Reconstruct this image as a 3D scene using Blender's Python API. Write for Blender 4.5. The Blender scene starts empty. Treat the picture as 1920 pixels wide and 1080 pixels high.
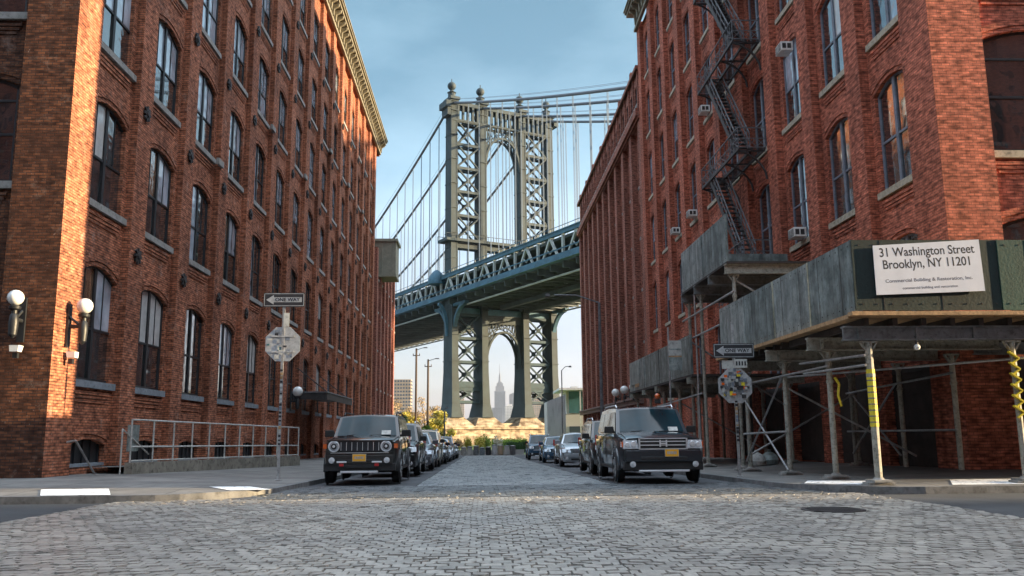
import bpy, math, random
from mathutils import Vector, Matrix
R = math.radians
random.seed(7)
sc = bpy.context.scene
col = sc.collection

# ---------------------------------------------------------------- camera
cd = bpy.data.cameras.new('camera'); cam = bpy.data.objects.new('camera', cd); col.objects.link(cam)
cd.sensor_width = 36; cd.lens = 36*1620/1920; cd.clip_start = .1; cd.clip_end = 20000
cam.matrix_world = Matrix(((.9992974, .00231343, -.03740801, 0), (-.03647916, -.1690201, -.9849373, 0),
                           (-.00860129, .98560989, -.16881696, 0), (0, 0, 0, 1)))
sc.camera = cam
# ---------------------------------------------------------------- light
SUN_AZ = R(95.4); SUN_EL = R(10)
sunv = Vector((math.sin(SUN_AZ)*math.cos(SUN_EL), math.cos(SUN_AZ)*math.cos(SUN_EL), math.sin(SUN_EL)))
sl = bpy.data.lights.new('sun', 'SUN'); sl.energy = 5.0; sl.angle = R(.6); sl.color = (1, .76, .45)
so = bpy.data.objects.new('sun', sl); col.objects.link(so)
so.rotation_euler = sunv.to_track_quat('Z', 'Y').to_euler()
w = bpy.data.worlds.new('World'); sc.world = w; w.use_nodes = True
nt = w.node_tree; nt.nodes.clear()
out = nt.nodes.new('ShaderNodeOutputWorld'); bg = nt.nodes.new('ShaderNodeBackground')
sky = nt.nodes.new('ShaderNodeTexSky'); sky.sky_type = 'NISHITA'; sky.sun_disc = False
sky.sun_elevation = SUN_EL; sky.sun_rotation = SUN_AZ; sky.air_density = 1.0; sky.dust_density = 1.6; sky.ozone_density = 1.2
tc = nt.nodes.new('ShaderNodeTexCoord'); mp = nt.nodes.new('ShaderNodeMapping'); mp.inputs['Scale'].default_value = (1, 1, 2.5)
nz = nt.nodes.new('ShaderNodeTexNoise'); nz.inputs['Scale'].default_value = 1.3; nz.inputs['Detail'].default_value = 7; nz.inputs['Roughness'].default_value = .55
cr = nt.nodes.new('ShaderNodeValToRGB'); cr.color_ramp.elements[0].position = .44; cr.color_ramp.elements[1].position = .72
cr.color_ramp.elements[1].color = (.42, .42, .42, 1)
mx = nt.nodes.new('ShaderNodeMixRGB'); mx.inputs[2].default_value = (6.2, 6.0, 6.1, 1)
L = nt.links.new
L(tc.outputs['Generated'], mp.inputs[0]); L(mp.outputs[0], nz.inputs['Vector']); L(nz.outputs['Fac'], cr.inputs[0])
hs = nt.nodes.new('ShaderNodeHueSaturation'); hs.inputs['Saturation'].default_value = .72; hs.inputs['Hue'].default_value = .485
L(sky.outputs[0], hs.inputs['Color']); L(cr.outputs[0], mx.inputs[0]); L(hs.outputs[0], mx.inputs[1])
sx_ = nt.nodes.new('ShaderNodeSeparateXYZ'); L(tc.outputs['Generated'], sx_.inputs[0])
gr = nt.nodes.new('ShaderNodeValToRGB'); L(sx_.outputs[2], gr.inputs[0]); e = gr.color_ramp.elements
e[0].position = .0; e[0].color = (.50, .495, .585, 1); e[1].position = 1; e[1].color = (1, 1, 1, 1)
for p_, c_ in ((.13, (.47, .50, .60)), (.30, (.40, .55, .64)), (.47, (.37, .54, .62)), (.62, (.8, .84, .86))): q_ = e.new(p_); q_.color = (*c_, 1)
ml = nt.nodes.new('ShaderNodeMixRGB'); ml.blend_type = 'MULTIPLY'; ml.inputs[0].default_value = 1; L(mx.outputs[0], ml.inputs[1]); L(gr.outputs[0], ml.inputs[2])
# sky brightness added overhead, out of view, to light the facades
zr_ = nt.nodes.new('ShaderNodeMapRange'); L(sx_.outputs[2], zr_.inputs[0]); zr_.inputs[1].default_value = .5; zr_.inputs[2].default_value = .8; zr_.inputs[3].default_value = 1; zr_.inputs[4].default_value = 3.6
vm = nt.nodes.new('ShaderNodeVectorMath'); vm.operation = 'SCALE'; L(ml.outputs[0], vm.inputs[0]); L(zr_.outputs[0], vm.inputs['Scale']); L(vm.outputs[0], bg.inputs[0]); L(bg.outputs[0], out.inputs[0])
bg.inputs[1].default_value = .15
sc.view_settings.view_transform = 'Standard'; sc.view_settings.look = 'None'; sc.view_settings.gamma = 1
sc.view_settings.use_curve_mapping = False; sc.view_settings.exposure = 1.7
sc.cycles.max_bounces = 6; sc.cycles.volume_bounces = 0; sc.cycles.transparent_max_bounces = 6

# ---------------------------------------------------------------- materials
def nmat(name):
    m = bpy.data.materials.new(name); m.use_nodes = True
    t = m.node_tree; b = t.nodes['Principled BSDF']; return m, t, b
def mix(t, kind, fac, a, b):
    n = t.nodes.new('ShaderNodeMixRGB'); n.blend_type = kind
    for i, v in enumerate((fac, a, b)):
        if hasattr(v, 'default_value') or hasattr(v, 'links'): t.links.new(v, n.inputs[i])
        elif i == 0: n.inputs[0].default_value = v
        else: n.inputs[i].default_value = (*v[:3], 1)
    return n.outputs[0]
def pos(t): return t.nodes.new('ShaderNodeNewGeometry').outputs['Position']
def objc(t): return t.nodes.new('ShaderNodeTexCoord').outputs['Object']
def noise(t, vec, scale, detail=4, rough=.55):
    n = t.nodes.new('ShaderNodeTexNoise'); t.links.new(vec, n.inputs['Vector'])
    n.inputs['Scale'].default_value = scale; n.inputs['Detail'].default_value = detail; n.inputs['Roughness'].default_value = rough
    return n.outputs['Fac']
def ramp(t, fac, p0, p1, c0=(0, 0, 0), c1=(1, 1, 1)):
    n = t.nodes.new('ShaderNodeValToRGB'); t.links.new(fac, n.inputs[0]); e = n.color_ramp.elements
    e[0].position = p0; e[1].position = p1; e[0].color = (*c0, 1); e[1].color = (*c1, 1); return n.outputs[0]
def bump(t, b, h, dist=.01, strength=1):
    n = t.nodes.new('ShaderNodeBump'); n.inputs['Distance'].default_value = dist; n.inputs['Strength'].default_value = strength
    t.links.new(h, n.inputs['Height']); t.links.new(n.outputs[0], b.inputs['Normal']); return n
def pm(name, c, rough=.6, metal=0, var=.3, scale=2.5, bmp=.004, bscale=18, spec=.5, coat=0, dirt=0, world=True, streak=False):
    m, t, b = nmat(name); v = pos(t) if world else objc(t)
    if streak:
        mpn = t.nodes.new('ShaderNodeMapping'); t.links.new(v, mpn.inputs[0]); mpn.inputs['Scale'].default_value = (1, 1, .18); v2 = mpn.outputs[0]
    else: v2 = v
    f = noise(t, v2, scale, 6, .65)
    cc = ramp(t, f, .3, .72, [x*(1-var) for x in c], [min(1, x*(1+var)) for x in c])
    if dirt:
        g = ramp(t, noise(t, v2, scale*2.7+1, 6, .7), .5, .68)
        cc = mix(t, 'MIX', mix(t, 'MULTIPLY', 1, g, (dirt,)*3), cc, (.03, .026, .022))
    t.links.new(cc, b.inputs['Base Color'])
    b.inputs['Roughness'].default_value = rough; b.inputs['Metallic'].default_value = metal
    b.inputs['Specular IOR Level'].default_value = spec; b.inputs['Coat Weight'].default_value = coat
    b.inputs['Coat Roughness'].default_value = .04
    if bmp: bump(t, b, noise(t, v, bscale, 4, .6), bmp)
    return m
def brickmat(name, c1, c2, mortar, stain=(.06, .025, .015), stn=.55, pale=.15, bw=.215, rh=.078, ms=.0105, big=.35):
    m, t, b = nmat(name); g = t.nodes.new('ShaderNodeNewGeometry')
    sp = t.nodes.new('ShaderNodeSeparateXYZ'); t.links.new(g.outputs['Position'], sp.inputs[0])
    sn = t.nodes.new('ShaderNodeSeparateXYZ'); t.links.new(g.outputs['True Normal'], sn.inputs[0])
    ab = t.nodes.new('ShaderNodeMath'); ab.operation = 'ABSOLUTE'; t.links.new(sn.outputs[0], ab.inputs[0])
    gt = t.nodes.new('ShaderNodeMath'); gt.operation = 'GREATER_THAN'; gt.inputs[1].default_value = .6; t.links.new(ab.outputs[0], gt.inputs[0])
    mf = t.nodes.new('ShaderNodeMix'); t.links.new(gt.outputs[0], mf.inputs[0]); t.links.new(sp.outputs[0], mf.inputs[2]); t.links.new(sp.outputs[1], mf.inputs[3])
    cb = t.nodes.new('ShaderNodeCombineXYZ'); t.links.new(mf.outputs[0], cb.inputs[0]); t.links.new(sp.outputs[2], cb.inputs[1])
    br = t.nodes.new('ShaderNodeTexBrick'); t.links.new(cb.outputs[0], br.inputs['Vector'])
    br.inputs['Scale'].default_value = 1; br.inputs['Brick Width'].default_value = bw; br.inputs['Row Height'].default_value = rh
    br.inputs['Mortar Size'].default_value = ms; br.inputs['Mortar Smooth'].default_value = .2; br.inputs['Bias'].default_value = -.1
    br.inputs['Color1'].default_value = (*c1, 1); br.inputs['Color2'].default_value = (*c2, 1); br.inputs['Mortar'].default_value = (*mortar, 1)
    P = g.outputs['Position']
    vs = t.nodes.new('ShaderNodeMapping'); t.links.new(cb.outputs[0], vs.inputs[0]); vs.inputs['Scale'].default_value = (1/bw/1.0, 1/rh, 1)
    wn = t.nodes.new('ShaderNodeTexNoise'); t.links.new(vs.outputs[0], wn.inputs['Vector']); wn.inputs['Scale'].default_value = .75; wn.inputs['Detail'].default_value = 1
    c = mix(t, 'MULTIPLY', 1, br.outputs['Color'], ramp(t, wn.outputs['Fac'], .3, .7, (.36, .32, .30), (1.38, 1.38, 1.36)))
    c = mix(t, 'MIX', mix(t, 'MULTIPLY', 1, ramp(t, noise(t, P, big, 8, .68), .42, .68), (stn,)*3), c, stain)
    c = mix(t, 'MIX', mix(t, 'MULTIPLY', 1, ramp(t, noise(t, P, 1.9, 7, .75), .56, .70), (pale,)*3), c, (.66, .50, .42))
    c = mix(t, 'MIX', mix(t, 'MULTIPLY', 1, ramp(t, noise(t, P, 9, 3, .8), .66, .74), (pale*1.8,)*3), c, (.7, .56, .48))
    c = mix(t, 'MIX', mix(t, 'MULTIPLY', 1, ramp(t, noise(t, P, 5.5, 4, .8), .60, .70), (.7,)*3), c, stain)
    mps = t.nodes.new('ShaderNodeMapping'); t.links.new(P, mps.inputs[0]); mps.inputs['Scale'].default_value = (1.2, 1.2, .12)
    c = mix(t, 'MULTIPLY', ramp(t, noise(t, mps.outputs[0], 1.4, 5, .6), .5, .75, (0, 0, 0), (.8, .8, .8)), c, (.36, .31, .29))
    t.links.new(c, b.inputs['Base Color']); b.inputs['Roughness'].default_value = .9; b.inputs['Specular IOR Level'].default_value = .25
    h = mix(t, 'ADD', .5, br.outputs['Fac'], noise(t, P, 30, 3))
    iv = t.nodes.new('ShaderNodeInvert'); t.links.new(h, iv.inputs[1]); bump(t, b, iv.outputs[0], .02, 1)
    return m
M = {}
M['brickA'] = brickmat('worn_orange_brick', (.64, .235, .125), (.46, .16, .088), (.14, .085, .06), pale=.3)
M['brickA_side'] = brickmat('dark_stained_brick', (.22, .085, .04), (.075, .032, .02), (.05, .035, .03), stn=.85, pale=.18)  # side wall: darker colours and heavier stain than the street front
M['brickB'] = brickmat('deep_red_brick', (.66, .205, .125), (.45, .135, .085), (.11, .06, .045), stn=.42, pale=.06, ms=.006)
M['brickC'] = brickmat('mauve_brick', (.54, .21, .15), (.39, .15, .11), (.14, .08, .06), stn=.4, pale=.2)
M['stone'] = pm('grey_stone', (.30, .29, .27), .85, var=.25, dirt=.5)
M['bluestone'] = pm('blue_grey_stone', (.22, .25, .28), .8, var=.25, dirt=.5)
M['pale_stone'] = pm('pale_limestone', (.42, .37, .28), .85, var=.3, dirt=.6)
M['cornice'] = pm('weathered_cornice_metal', (.20, .175, .12), .7, var=.4, dirt=.6)
M['black_paint'] = pm('black_window_paint', (.018, .02, .023), .45, var=.3)
M['blue_paint'] = pm('slate_window_paint', (.17, .2, .25), .5, var=.3, dirt=.5)
M['white_paint_old'] = pm('old_white_paint', (.5, .5, .47), .6, var=.2, dirt=.5)
M['iron'] = pm('rusty_black_iron', (.05, .045, .045), .6, .3, var=.5, dirt=.2)
M['iron_grey'] = pm('grey_painted_iron', (.16, .165, .175), .55, .3, var=.4, dirt=.6, scale=5)
M['ac_white'] = pm('off_white_enamel', (.78, .77, .73), .5, var=.08, dirt=.25)
M['galv'] = pm('galvanised_pipe', (.42, .42, .42), .45, .6, var=.3, dirt=.4, scale=6)
M['post_paint'] = pm('flaking_white_post_paint', (.33, .32, .27), .65, .1, var=.3, dirt=.7, scale=5)
M['yellow'] = pm('yellow_caution_tape', (.72, .58, .03), .5, var=.1, dirt=.4, scale=9)
M['lane'] = pm('patched_dark_asphalt', (.075, .08, .088), .8, var=.35, scale=.9, bmp=.006, bscale=40, dirt=.25)
M['asphalt'] = pm('dark_asphalt', (.045, .047, .05), .8, var=.35, scale=.8, bmp=.006, bscale=50)
M['walk'] = pm('grey_concrete_pavement', (.20, .19, .185), .85, var=.28, scale=.7, bmp=.003, bscale=30, dirt=.35)
m, t, b = nmat('scored_concrete'); P = pos(t); br = t.nodes.new('ShaderNodeTexBrick'); t.links.new(P, br.inputs['Vector'])
br.offset = 0; br.inputs['Scale'].default_value = 1; br.inputs['Brick Width'].default_value = 1.5; br.inputs['Row Height'].default_value = 1.5; br.inputs['Mortar Size'].default_value = .012
br.inputs['Color1'].default_value = (.15, .145, .14, 1); br.inputs['Color2'].default_value = (.20, .195, .185, 1); br.inputs['Mortar'].default_value = (.04, .04, .038, 1)
c = mix(t, 'MULTIPLY', 1, br.outputs['Color'], ramp(t, noise(t, P, .8, 7, .7), .3, .7, (.5, .5, .5), (1.25, 1.22, 1.18)))
c = mix(t, 'MIX', ramp(t, noise(t, P, 7, 3, .8), .64, .70, (0, 0, 0), (.6, .6, .6)), c, (.04, .04, .04))
t.links.new(c, b.inputs['Base Color']); b.inputs['Roughness'].default_value = .8; bump(t, b, noise(t, P, 30, 4), .004); M['walk'] = m
M['kerb'] = pm('granite_kerb', (.16, .16, .16), .8, var=.4, scale=3, dirt=.5)
M['white'] = pm('white_road_paint', (.85, .85, .84), .7, var=.08, scale=6)
m, t, b = nmat('worn_road_paint'); P = pos(t); t.links.new(mix(t, 'MIX', ramp(t, noise(t, P, 5, 7, .75), .54, .60), (.85, .85, .84), (.25, .245, .24)), b.inputs['Base Color']); b.inputs['Roughness'].default_value = .8; M['white'] = m
M['tyre'] = pm('tyre_rubber', (.018, .018, .019), .85, var=.2, world=False)
M['rim'] = pm('alloy_rim', (.42, .42, .43), .3, .8, var=.2, world=False)
M['chrome'] = pm('chrome_trim', (.80, .81, .83), .32, .6, var=.08, bmp=0, world=False)
M['plastic'] = pm('black_trim_plastic', (.02, .02, .021), .55, var=.2, world=False)
M['plate'] = pm('amber_number_plate', (.85, .42, .03), .45, var=.06, bmp=0, world=False)
M['amber'] = pm('amber_lens', (.75, .13, .02), .2, var=.1, bmp=0, coat=1, world=False)
M['red'] = pm('red_metal', (.45, .02, .02), .4, var=.1, bmp=0, world=False)
M['lamp_lens'] = pm('headlamp_lens', (.62, .64, .66), .12, .25, var=.35, scale=14, bmp=.006, bscale=40, coat=1, world=False)
M['globe'] = pm('opal_glass_globe', (.78, .79, .77), .25, var=.1, scale=6, bmp=0, coat=.6)
def zinc(name, c, c2, dark):
    m, t, b = nmat(name); P = pos(t); v = ramp(t, noise(t, P, 2.3, 8, .7), .38, .62, c, c2)
    mpn = t.nodes.new('ShaderNodeMapping'); t.links.new(P, mpn.inputs[0]); mpn.inputs['Scale'].default_value = (1, 1, .15)
    v = mix(t, 'MULTIPLY', 1, v, ramp(t, noise(t, mpn.outputs[0], 3, 6, .7), .35, .65, (dark,)*3, (1.15, 1.15, 1.15)))
    v = mix(t, 'MIX', ramp(t, noise(t, P, 6, 6, .8), .56, .68, (0, 0, 0), (.75, .75, .75)), v, (.035, .045, .05))
    t.links.new(v, b.inputs['Base Color']); b.inputs['Roughness'].default_value = .5; b.inputs['Metallic'].default_value = .25; bump(t, b, noise(t, P, 2, 5), .02); return m
M['panel'] = zinc('patinated_zinc_hoarding', (.12, .155, .15), (.29, .345, .335), .4)
M['panel_light'] = zinc('pale_zinc_hoarding', (.19, .23, .22), (.40, .45, .44), .5)
M['green'] = pm('dark_green_plywood', (.006, .020, .018), .6, var=.4, scale=1.5, streak=True)
M['green2'] = pm('bright_green_plywood', (.012, .065, .052), .6, var=.35, scale=1.5, streak=True)
M['wood'] = pm('raw_plank_edge', (.42, .26, .13), .8, var=.4, scale=6, dirt=.5)
M['dark_wood'] = pm('dark_timber', (.05, .04, .035), .85, var=.4, scale=3)
M['beam'] = pm('painted_steel_beam', (.22, .23, .23), .55, .3, var=.3, dirt=.6, scale=3)
M['sign_white'] = pm('printed_white_banner', (.72, .74, .80), .55, var=.06, bmp=.004, bscale=3)
M['ink'] = pm('black_ink', (.02, .02, .025), .6, var=.05, bmp=0)
M['ink_grey'] = pm('grey_ink', (.14, .14, .16), .6, var=.05, bmp=0)
M['sign_back'] = pm('bare_aluminium_sign', (.45, .46, .47), .5, .3, var=.25, scale=7, dirt=.3)
M['steel_blue'] = pm('blue_bridge_steel', (.045, .115, .165), .7, 0, var=.35, scale=.35, dirt=.45, bmp=0)
M['steel_olive'] = pm('olive_bridge_steel', (.25, .245, .17), .65, .1, var=.35, scale=.3, dirt=.4, bmp=0)
M['steel_lower'] = pm('deep_teal_bridge_steel', (.03, .06, .075), .75, 0, var=.35, scale=.3, dirt=.5, bmp=0)
M['steel_pale'] = pm('pale_bridge_steel', (.34, .36, .34), .6, .1, var=.25, scale=.5, dirt=.3, bmp=0)
M['steel_dark'] = pm('dark_bridge_steel', (.06, .075, .08), .7, .1, var=.4, scale=.3, bmp=0)
M['steel_tower'] = pm('tower_steel', (.026, .042, .046), .7, 0, var=.35, scale=.3, dirt=.45, bmp=0)
M['sus'] = pm('suspender_rope', (.10, .14, .19), .5, .1, var=.1, bmp=0)
HAZE = .00004
M['cable'] = pm('cable_wrap', (.10, .11, .13), .6, .1, var=.2, scale=.5, bmp=0)
M['granite'] = brickmat('bridge_granite', (.50, .42, .30), (.42, .34, .24), (.2, .15, .11), stn=.3, pale=.3, bw=1.5, rh=.7, ms=.03, big=.12)
M['bark'] = pm('grey_brown_bark', (.12, .095, .07), .9, var=.4, scale=5)
M['timber_pole'] = pm('brown_timber_pole', (.09, .065, .05), .85, var=.3, scale=3)
M['leaf_y'] = pm('yellow_green_leaves', (.48, .42, .08), .7, var=.5, scale=1.2, bmp=0)
M['leaf_g'] = pm('fresh_green_leaves', (.17, .26, .04), .7, var=.5, scale=1.2, bmp=0)
M['leaf_d'] = pm('dark_green_leaves', (.03, .075, .02), .7, var=.5, scale=1.2, bmp=0)
M['leaf_w'] = pm('white_blossom', (.55, .5, .4), .7, var=.3, scale=1.2, bmp=0)
M['leaf_t'] = pm('dry_tan_twigs', (.42, .29, .14), .8, var=.5, scale=1.2, bmp=0)
M['ground'] = pm('worn_earth', (.16, .135, .10), .95, var=.4, scale=.15, bmp=.01, bscale=5)
M['grass'] = pm('mown_grass', (.13, .19, .035), .9, var=.4, scale=.5, bmp=.02, bscale=20)
M['water'] = pm('river_water', (.05, .07, .08), .12, var=.2, scale=.05, bmp=.05, bscale=1)
M['far_tan'] = pm('tan_far_brick', (.36, .27, .19), .9, var=.2, scale=.05, bmp=0)
M['far_grey'] = pm('grey_far_stone', (.13, .14, .16), .9, var=.2, scale=.02, bmp=0)
M['far_pale'] = pm('pale_far_concrete', (.48, .46, .44), .9, var=.2, scale=.03, bmp=0)
M['far_win'] = pm('far_window_glass', (.05, .07, .09), .3, var=.3, scale=.05, bmp=0)
M['teal'] = pm('teal_glazing_panel', (.06, .16, .19), .35, var=.4, scale=.6, bmp=0)
M['orange_cone'] = pm('orange_plastic', (.8, .17, .03), .5, var=.1, bmp=0)
M['wall_grey'] = pm('grey_rendered_wall', (.58, .58, .60), .85, var=.15, scale=.5, dirt=.3, streak=True)
M['blind'] = pm('drawn_white_blind', (.55, .56, .55), .6, var=.2, scale=3, bmp=0, coat=1)
def glassmat(name, c, wav=.02, sc_=2.2):
    m, t, b = nmat(name); P = pos(t)
    t.links.new(ramp(t, noise(t, P, .9, 3), .35, .7, [x*.4 for x in c], c), b.inputs['Base Color'])
    b.inputs['Roughness'].default_value = .04; b.inputs['Specular IOR Level'].default_value = 1.0
    b.inputs['Coat Weight'].default_value = 1; b.inputs['Coat IOR'].default_value = 1.8; b.inputs['Coat Roughness'].default_value = .02
    bump(t, b, noise(t, P, sc_, 1), wav); return m
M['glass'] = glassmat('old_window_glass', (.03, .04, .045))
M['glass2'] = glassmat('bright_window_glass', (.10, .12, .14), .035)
M['glass_painted_sky'] = glassmat('painted_sky_glass', (.58, .68, .80), .03, 3)  # pale blue base colour stands in for sky reflected in the panes
M['glass_warm'] = glassmat('curtained_glass', (.30, .17, .10), .03, 3)
M['car_glass'] = glassmat('tinted_car_glass', (.008, .04, .055), .0005); M['car_glass'].node_tree.nodes['Principled BSDF'].inputs['Coat Weight'].default_value = 0; M['car_glass'].node_tree.nodes['Principled BSDF'].inputs['Specular IOR Level'].default_value = .35
def paint(name, c, metal=.2):
    return pm(name, c, .3, metal, var=.06, bmp=0, coat=1, world=False)
M['car_black'] = paint('black_car_paint', (.01, .01, .011))
M['car_navy'] = paint('navy_car_paint', (.012, .018, .026))
M['car_silver'] = paint('silver_car_paint', (.42, .44, .47), .5)
M['car_grey'] = paint('grey_car_paint', (.13, .14, .155), .5)
M['car_sand'] = paint('pale_gold_car_paint', (.32, .28, .21), .4)
M['car_blue'] = paint('blue_car_paint', (.03, .09, .16), .3)

# ---------------------------------------------------------------- mesh helpers
class MB:
    def __init__(s): s.v = []; s.f = []; s.m = []; s.sm = []
    def add(s, vs, fs, mi=0, smooth=False):
        o = len(s.v); s.v += [tuple(p) for p in vs]
        for f in fs: s.f.append([i+o for i in f]); s.m.append(mi); s.sm.append(smooth)
    def box(s, x0, x1, y0, y1, z0, z1, mi=0):
        s.add([(x0, y0, z0), (x1, y0, z0), (x1, y1, z0), (x0, y1, z0), (x0, y0, z1), (x1, y0, z1), (x1, y1, z1), (x0, y1, z1)],
              [(0, 3, 2, 1), (4, 5, 6, 7), (0, 1, 5, 4), (1, 2, 6, 5), (2, 3, 7, 6), (3, 0, 4, 7)], mi)
    def taper(s, c0, h0, c1, h1, ax=(1, 0, 0), ay=(0, 1, 0), mi=0):   # frustum between two centred rectangles
        ax = Vector(ax); ay = Vector(ay); c0 = Vector(c0); c1 = Vector(c1); v = []
        for c, h in ((c0, h0), (c1, h1)):
            for sx, sy in ((-1, -1), (1, -1), (1, 1), (-1, 1)): v.append(c+ax*sx*h[0]+ay*sy*h[1])
        s.add(v, [(0, 3, 2, 1), (4, 5, 6, 7), (0, 1, 5, 4), (1, 2, 6, 5), (2, 3, 7, 6), (3, 0, 4, 7)], mi)
    def bar(s, p, q, w=.04, h=None, mi=0, up=(0, 0, 1)):
        p = Vector(p); q = Vector(q); d = q-p
        if d.length < 1e-6: return
        d.normalize(); h = w if h is None else h; u = Vector(up)
        if abs(d.dot(u)) > .98: u = Vector((0, 1, 0)) if abs(d.y) < .9 else Vector((1, 0, 0))
        a = d.cross(u).normalized(); b = a.cross(d).normalized(); v = []
        for c in (p, q):
            for i, j in ((-1, -1), (1, -1), (1, 1), (-1, 1)): v.append(c+a*i*w/2+b*j*h/2)
        s.add(v, [(0, 3, 2, 1), (4, 5, 6, 7), (0, 1, 5, 4), (1, 2, 6, 5), (2, 3, 7, 6), (3, 0, 4, 7)], mi)
    def tube(s, p, q, r, r2=None, n=8, mi=0, caps=True):
        p = Vector(p); q = Vector(q); d = (q-p).normalized(); r2 = r if r2 is None else r2
        u = Vector((0, 0, 1)) if abs(d.z) < .9 else Vector((1, 0, 0))
        a = d.cross(u).normalized(); b = a.cross(d); v = []
        for c, rr in ((p, r), (q, r2)):
            for i in range(n): t = 2*math.pi*i/n; v.append(c+(a*math.cos(t)+b*math.sin(t))*rr)
        s.add(v, [(i, (i+1) % n, n+(i+1) % n, n+i) for i in range(n)], mi, True)
        if caps: s.add(v, [tuple(range(n))[::-1], tuple(range(n, 2*n))], mi)
    def path(s, pts, r, n=8, mi=0):
        for a, b in zip(pts[:-1], pts[1:]): s.tube(a, b, r, n=n, mi=mi)
    def lathe(s, prof, c=(0, 0, 0), n=16, mi=0, axis='z'):   # prof: (r, h)
        v = []
        for r, h in prof:
            for i in range(n):
                t = 2*math.pi*i/n; a, b = r*math.cos(t), r*math.sin(t)
                v.append({'z': (c[0]+a, c[1]+b, c[2]+h), 'x': (c[0]+h, c[1]+a, c[2]+b), 'y': (c[0]+a, c[1]+h, c[2]+b)}[axis])
        k = len(prof)
        s.add(v, [(j*n+i, j*n+(i+1) % n, (j+1)*n+(i+1) % n, (j+1)*n+i) for j in range(k-1) for i in range(n)], mi, True)
        s.add(v, [tuple(range(n))[::-1], tuple(range((k-1)*n, k*n))], mi)
    def ball(s, c, r, n=14, mi=0, sz=1):
        s.lathe([(r*math.sin(math.pi*j/8)+1e-4, -r*sz*math.cos(math.pi*j/8)) for j in range(9)], c, n, mi)
    def prism(s, poly, fn, d0, d1, mi=0):    # poly of (u, z); fn(u, z, d)
        n = len(poly); v = [fn(u, z, d0) for u, z in poly]+[fn(u, z, d1) for u, z in poly]
        s.add(v, [tuple(range(n))[::-1], tuple(range(n, 2*n))]+[(i, (i+1) % n, n+(i+1) % n, n+i) for i in range(n)], mi)
    def build(s, name, mats, parent=None, loc=None, sharp=35, bevel=0):
        me = bpy.data.meshes.new(name); me.from_pydata(s.v, [], s.f)
        mats = mats if isinstance(mats, (list, tuple)) else [mats]
        for m in mats: me.materials.append(M[m] if isinstance(m, str) else m)
        me.polygons.foreach_set('material_index', s.m); me.polygons.foreach_set('use_smooth', [bool(x) for x in s.sm])
        me.update()
        bmfix(me)
        if any(s.sm): me.set_sharp_from_angle(angle=R(sharp))
        o = bpy.data.objects.new(name, me); col.objects.link(o)
        if parent: o.parent = parent
        if loc: o.location = loc
        if bevel:
            b = o.modifiers.new('bevel', 'BEVEL'); b.width = bevel; b.segments = 2; b.limit_method = 'ANGLE'
        return o
import bmesh
def bmfix(me):
    bm = bmesh.new(); bm.from_mesh(me); bmesh.ops.remove_doubles(bm, verts=bm.verts, dist=1e-5)
    bmesh.ops.recalc_face_normals(bm, faces=bm.faces); bm.to_mesh(me); bm.free()
def tag(o, label=None, cat=None, group=None, kind=None):
    if label: o['label'] = label
    if cat: o['category'] = cat
    if group: o['group'] = group
    if kind: o['kind'] = kind
    return o
def thing(name, label, cat, loc=(0, 0, 0), rz=0, group=None):
    o = bpy.data.objects.new(name, None); col.objects.link(o); o.location = loc; o.rotation_euler = (0, 0, rz)
    return tag(o, label, cat, group)
def copy_tree(o, parent=None):
    c = o.copy(); col.objects.link(c); c.parent = parent
    for ch in list(o.children): copy_tree(ch, c)
    return c
def dup(o, loc, rz, label, scale=1):
    c = copy_tree(o); c.location = loc; c.rotation_euler = (0, 0, rz); c['label'] = label; c.scale = (scale,)*3; return c
def text(s, size, mat, parent, loc, rot, name='lettering', align='CENTER', sx=1, bold=0):
    cu = bpy.data.curves.new(name, 'FONT'); cu.body = s; cu.size = size; cu.align_x = align; cu.align_y = 'CENTER'; cu.extrude = .0003; cu.offset = bold
    t = bpy.data.objects.new('tmp', cu); col.objects.link(t); bpy.context.view_layer.update()
    me = bpy.data.meshes.new_from_object(t.evaluated_get(bpy.context.evaluated_depsgraph_get())); bpy.data.objects.remove(t)
    me.materials.clear(); me.materials.append(M[mat]); o = bpy.data.objects.new(name, me); col.objects.link(o); o.parent = parent
    o.location = loc; o.rotation_euler = rot; o.scale = (sx, 1, 1); return o

# ---------------------------------------------------------------- ground
KL, KR, FL, FR = -4.35, 6.45, -11.0, 12.3
def zg(y): return -1.15 if y < 18 else max(-1.15-.0117*(y-18), -2.02)
def zs(x, y):
    dk = (KL-x) if x < 0 else (x-KR); u = min(max(dk, 0)/6.6, 1); v = min(max(y-16.9, 0)/5, 1)
    return zg(y)+.11+.17*min(u, v)
def sheet(name, x0, x1, ys, dz, m, kind='structure', nx=2):
    mb = MB(); v = []; 
    for y in ys:
        for i in range(nx): v.append((x0+(x1-x0)*i/(nx-1), y, zg(y)+dz))
    mb.add(v, [(j*nx+i, j*nx+i+1, (j+1)*nx+i+1, (j+1)*nx+i) for j in range(len(ys)-1) for i in range(nx-1)])
    return tag(mb.build(name, m), kind=kind)
YS = [-60, 0, 18]+list(range(22, 93, 4))+[92.4]
mb = MB(); ys = YS+[140, 245]
v = []
for y in ys: v += [(-900, y, zg(y)-.06), (900, y, zg(y)-.06)]
mb.add(v, [(2*j, 2*j+1, 2*j+3, 2*j+2) for j in range(len(ys)-1)])
tag(mb.build('ground', 'ground'), kind='structure')
mb = MB(); mb.box(-6000, 6000, 245, 1300, -6, -4.5); tag(mb.build('water', 'water'), kind='structure')
mb = MB(); mb.box(-6000, 6000, 1300, 9000, -6, -2.0); tag(mb.build('far_shore', 'ground'), kind='structure')
sheet('cross_street', -60, 60, [-8, 0, 16.9], -.03, 'asphalt')
sheet('road', KL-.6, KR+.6, [16.9, 18]+list(range(21, 93, 3))+[92.4], -.012, 'lane')
sheet('park_lawn', -40, 60, [96, 120, 200], .0, 'grass')
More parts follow.
